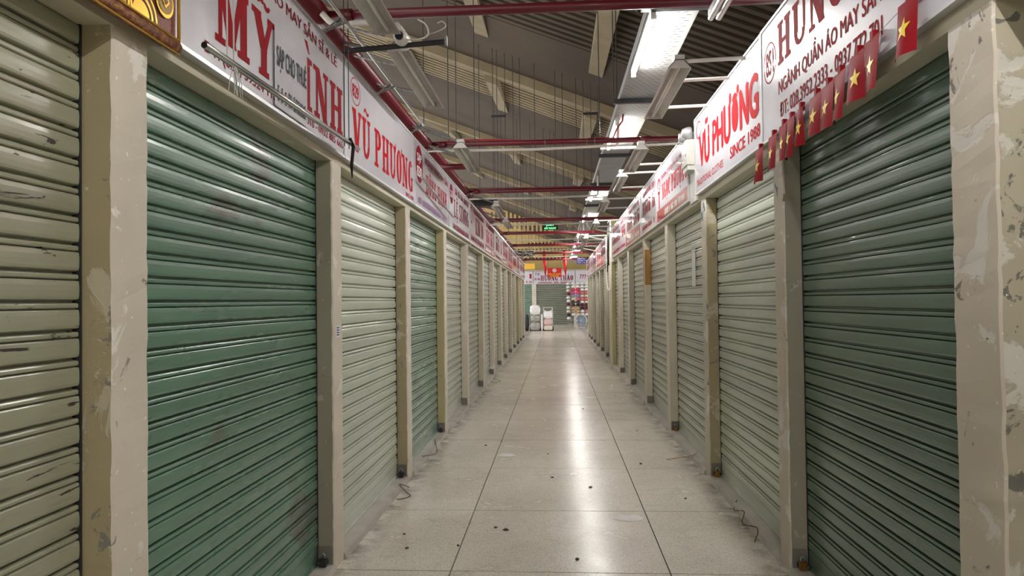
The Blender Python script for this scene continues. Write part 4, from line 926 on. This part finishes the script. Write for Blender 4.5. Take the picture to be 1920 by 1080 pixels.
# fan
root = thing('floor_fan', (1.28, 36.6, 0), 'white round floor fan with blue blades before the cap rack', 'fan')
MB().lathe([(.30, -.09), (.33, -.05), (.335, 0), (.33, .05), (.3, .09), (.29, .08), (.31, 0), (.29, -.08)], (1.28, 36.6, .42), 'y', 28).build('guard_ring', 'white_enamel', root, True)
for rr in (.08, .15, .22, .28): MB().tube([(1.28 + rr * math.cos(q * .2618), 36.515, .42 + rr * math.sin(q * .2618)) for q in range(25)], .006, 4).build('grille_ring', 'white_enamel', root)
for q in range(5):
    a = q * 1.2566; m = MB(); p = [(.05, -.02), (.2, -.11), (.26, -.02), (.22, .09), (.06, .03)]
    m.add([(1.28 + u * math.cos(a) - v * math.sin(a), 36.6 + v * .3, .42 + u * math.sin(a) + v * math.cos(a)) for u, v in p] + [(1.28 + u * math.cos(a) - v * math.sin(a), 36.606 + v * .3, .42 + u * math.sin(a) + v * math.cos(a)) for u, v in p], [(0, 1, 2, 3, 4), (9, 8, 7, 6, 5)] + [(i, (i + 1) % 5, 5 + (i + 1) % 5, 5 + i) for i in range(5)]); m.build('blade', 'fan_blue', root)
MB().lathe([(0, -.06), (.06, -.05), (.065, .05), (0, .06)], (1.28, 36.6, .42), 'y', 16).build('hub', 'white_enamel', root, True)
MB().tube([(1.28, 36.6, .1), (1.28, 36.6, .04)], .05, 12).tube([(1.05, 36.5, .02), (1.28, 36.6, .04), (1.51, 36.7, .02)], .02, 8).tube([(1.05, 36.7, .02), (1.28, 36.6, .04), (1.51, 36.5, .02)], .02, 8).build('stand', 'white_enamel', root)
# trolleys and sacks
def blob(name, x, y, z, rx_, ry_, rz_, mat, label, seed, group=None, ear=False):
    m = MB(); nu, nv = 26, 18
    for j in range(nv + 1):
        th = math.pi * j / nv
        for i in range(nu):
            ph = 2 * math.pi * i / nu; sq = lambda v: math.copysign(abs(v) ** .6, v)
            d = Vector((sq(math.sin(th) * math.cos(ph)), sq(math.sin(th) * math.sin(ph)), sq(math.cos(th))))
            k = 1 + .10 * noise.noise(d * 2.3 + Vector((seed, 0, 0))) + .07 * noise.noise(d * 6 + Vector((0, seed, 0)))
            m.v.append((x + d.x * rx_ * k, y + d.y * ry_ * k, max(z, z + rz_ + d.z * rz_ * k)))
    for j in range(nv):
        for i in range(nu): m.f.append((j * nu + i, j * nu + (i + 1) % nu, (j + 1) * nu + (i + 1) % nu, (j + 1) * nu + i)); m.mi.append(0)
    root = thing(name, (x, y, z), label, 'bag', group); m.build('bag_body', mat, root, True)
    if ear:
        for s_ in (-1, 1): MB().tube([(x + s_ * rx_ * .6, y, z + 1.75 * rz_), (x + s_ * rx_ * .75, y, z + 2.25 * rz_)], [rx_ * .28, rx_ * .08], 8).build('tied_ear', mat, root, True)
    return root
simple('bag_white', srgb(236, 234, 236), .35, 0, .4, .06, 9); simple('bag_cream', srgb(222, 212, 196), .5, 0, .2, .1, 9); simple('bag_clear', srgb(176, 172, 166), .3, 0, .5, .4, 14); simple('bag_pinkish', srgb(222, 190, 184), .5, 0, .2, .2, 12)
TY = 34.2
def truck(x, y, label):
    root = thing('hand_truck', (x, y, 0), label, 'hand truck', 'hand trucks at the end of the aisle')
    for s_ in (-.22, .22): MB().tube([(x + s_, y + .2, .1), (x + s_, y + .26, 1.12), (x + s_ * .9, y + .34, 1.16)], .018, 7).build('rail', 'white_enamel', root, True); MB().lathe([(0, -.03), (.1, -.03), (.11, 0), (.1, .03), (0, .03)], (x + s_ * 1.1, y + .25, .11), 'x', 16).build('wheel', 'rubber', root)
    for zz in (.35, .7, 1.14): MB().tube([(x - .22, y + .21 + zz * .05, zz), (x + .22, y + .21 + zz * .05, zz)], .014, 7).build('crossbar', 'white_enamel', root)
    MB().box(x - .24, y - .12, .012, x + .24, y + .22, .03).build('toe_plate', 'dark_steel', root)
truck(-1.05, TY + .06, 'white framed hand truck loaded with mixed plastic sacks'); truck(-.42, TY + .06, 'white framed hand truck holding tied white shopping bags')
blob('goods_sack', -1.05, TY - .02, .03, .25, .15, .2, 'bag_clear', 'cloudy plastic sack at the bottom of the mixed sacks', 1)
blob('goods_sack', -1.05, TY - .02, .45, .24, .15, .16, 'bag_clear', 'cloudy plastic sack in the middle of the mixed sacks', 2)
blob('goods_sack', -1.05, TY - .02, .79, .25, .15, .24, 'bag_white', 'bulging white sack on top of the mixed sacks', 3)
blob('goods_sack', -.715, TY - .05, .0, .047, .12, .42, 'bag_white', 'slim white sack wedged between the two loaded hand trucks', 5)
blob('shopping_bag', -.42, TY - .02, .03, .22, .14, .12, 'bag_cream', 'cream bundle under the tied white shopping bags', 6)
blob('shopping_bag', -.42, TY - .02, .27, .22, .14, .16, 'bag_pinkish', 'pinkish filled bag between the cream bundle and white bag', 7)
blob('shopping_bag', -.42, TY - .02, .59, .22, .14, .19, 'bag_white', 'tied white shopping bag on top of its stack', 8, ear=True)
blob('goods_sack', -1.46, TY + .1, .0, .10, .2, .4, 'dark_steel', 'tall dark bundle against the last pillar beside the sacks', 9)
# hanging flags, banner, blue sign
for x, l_ in ((-.52, 'long red flag hanging before the no smoking banner, on its trolley side'), (.38, 'long red flag hanging before the no smoking banner, on its cap rack side')):
    Yp = 31; root = thing('hanging_flag', (x, Yp, 2.6), l_, 'flag', 'long hanging red flags'); m = MB(); nv = 14
    for j in range(nv + 1):
        wdt = .012 + .065 * math.sin(math.pi * min(1, .08 + .92 * j / nv)) ** .7; zz = 3.75 - 1.15 * j / nv
        for i in range(5): q = i / 4 - .5; m.v.append((x + .05 * j / nv + q * wdt * 2, Yp + .05 * math.cos(q * 7 + j * .4), zz))
    for j in range(nv):
        for i in range(4): a = j * 5 + i; m.f.append((a, a + 1, a + 6, a + 5)); m.mi.append(0)
    m.build('cloth', 'cloth_red', root, True); MB().tube([(x, Yp, 3.7), (x, Yp, zr(x) + .05)], .006, 5).build('cord', 'rod_dark', root)
root = thing('no_smoking_banner', (-.06, 30, 2.48), 'red hanging banner with a round emblem and yellow no smoking words', 'banner')
MB().box(-.36, 30, 2.5, .24, 30.02, 2.9).build('panel', 'cloth_red', root); bb = Board(root, (-.36, 30, 2.5), (1, 0, 0), (0, -1, 0)); bb.put('emblem', disc(.3, .29, .085, .08), 'white_print', .003); bb.put('emblem_mark', disc(.3, .29, .055, .05, 20, .015), 'red_print', .005)
bb.put('main_words', fit(sans('C\u1ea4M H\u00daT THU\u1ed0C', .03), .03, .1, .57, .19), 'yellow_print', .003); bb.put('small_words', fit(sans('NO SMOKING', .03), .12, .02, .48, .08), 'yellow_print', .003)
for xx in (-.34, .22): MB().tube([(xx, 30.01, 2.9), (xx, 30.01, zr(xx) + .05)], .004, 5).build('cord', 'rod_dark', root)
root = thing('blue_notice', (1.0, 27.4, 2.9), 'small blue hanging notice with white lines near the last signs', 'notice')
MB().box(.82, 27.4, 2.92, 1.2, 27.42, 3.16).build('panel', 'sign_blue', root); bb = Board(root, (.82, 27.4, 2.92), (1, 0, 0), (0, -1, 0)); [bb.put('text_line', fit(strokes(9, 200 + q), .04, .03 + .075 * q, .34, .075 + .075 * q), 'white_print', .003) for q in range(3)]
for xx in (.86, .97): MB().tube([(xx, 27.41, 3.15), (xx, 27.41, 3.452)], .004, 5).build('cord', 'rod_dark', root)
tag(MB().box(-2.1, 36.5, 3.15, -1.1, 36.55, 3.45).build('yellow_board', 'far_yellow', origin=(-1.6, 36.5, 3.15)), 'plain yellow board high above the goods trolleys', 'board')
bpy.context.view_layer.update()
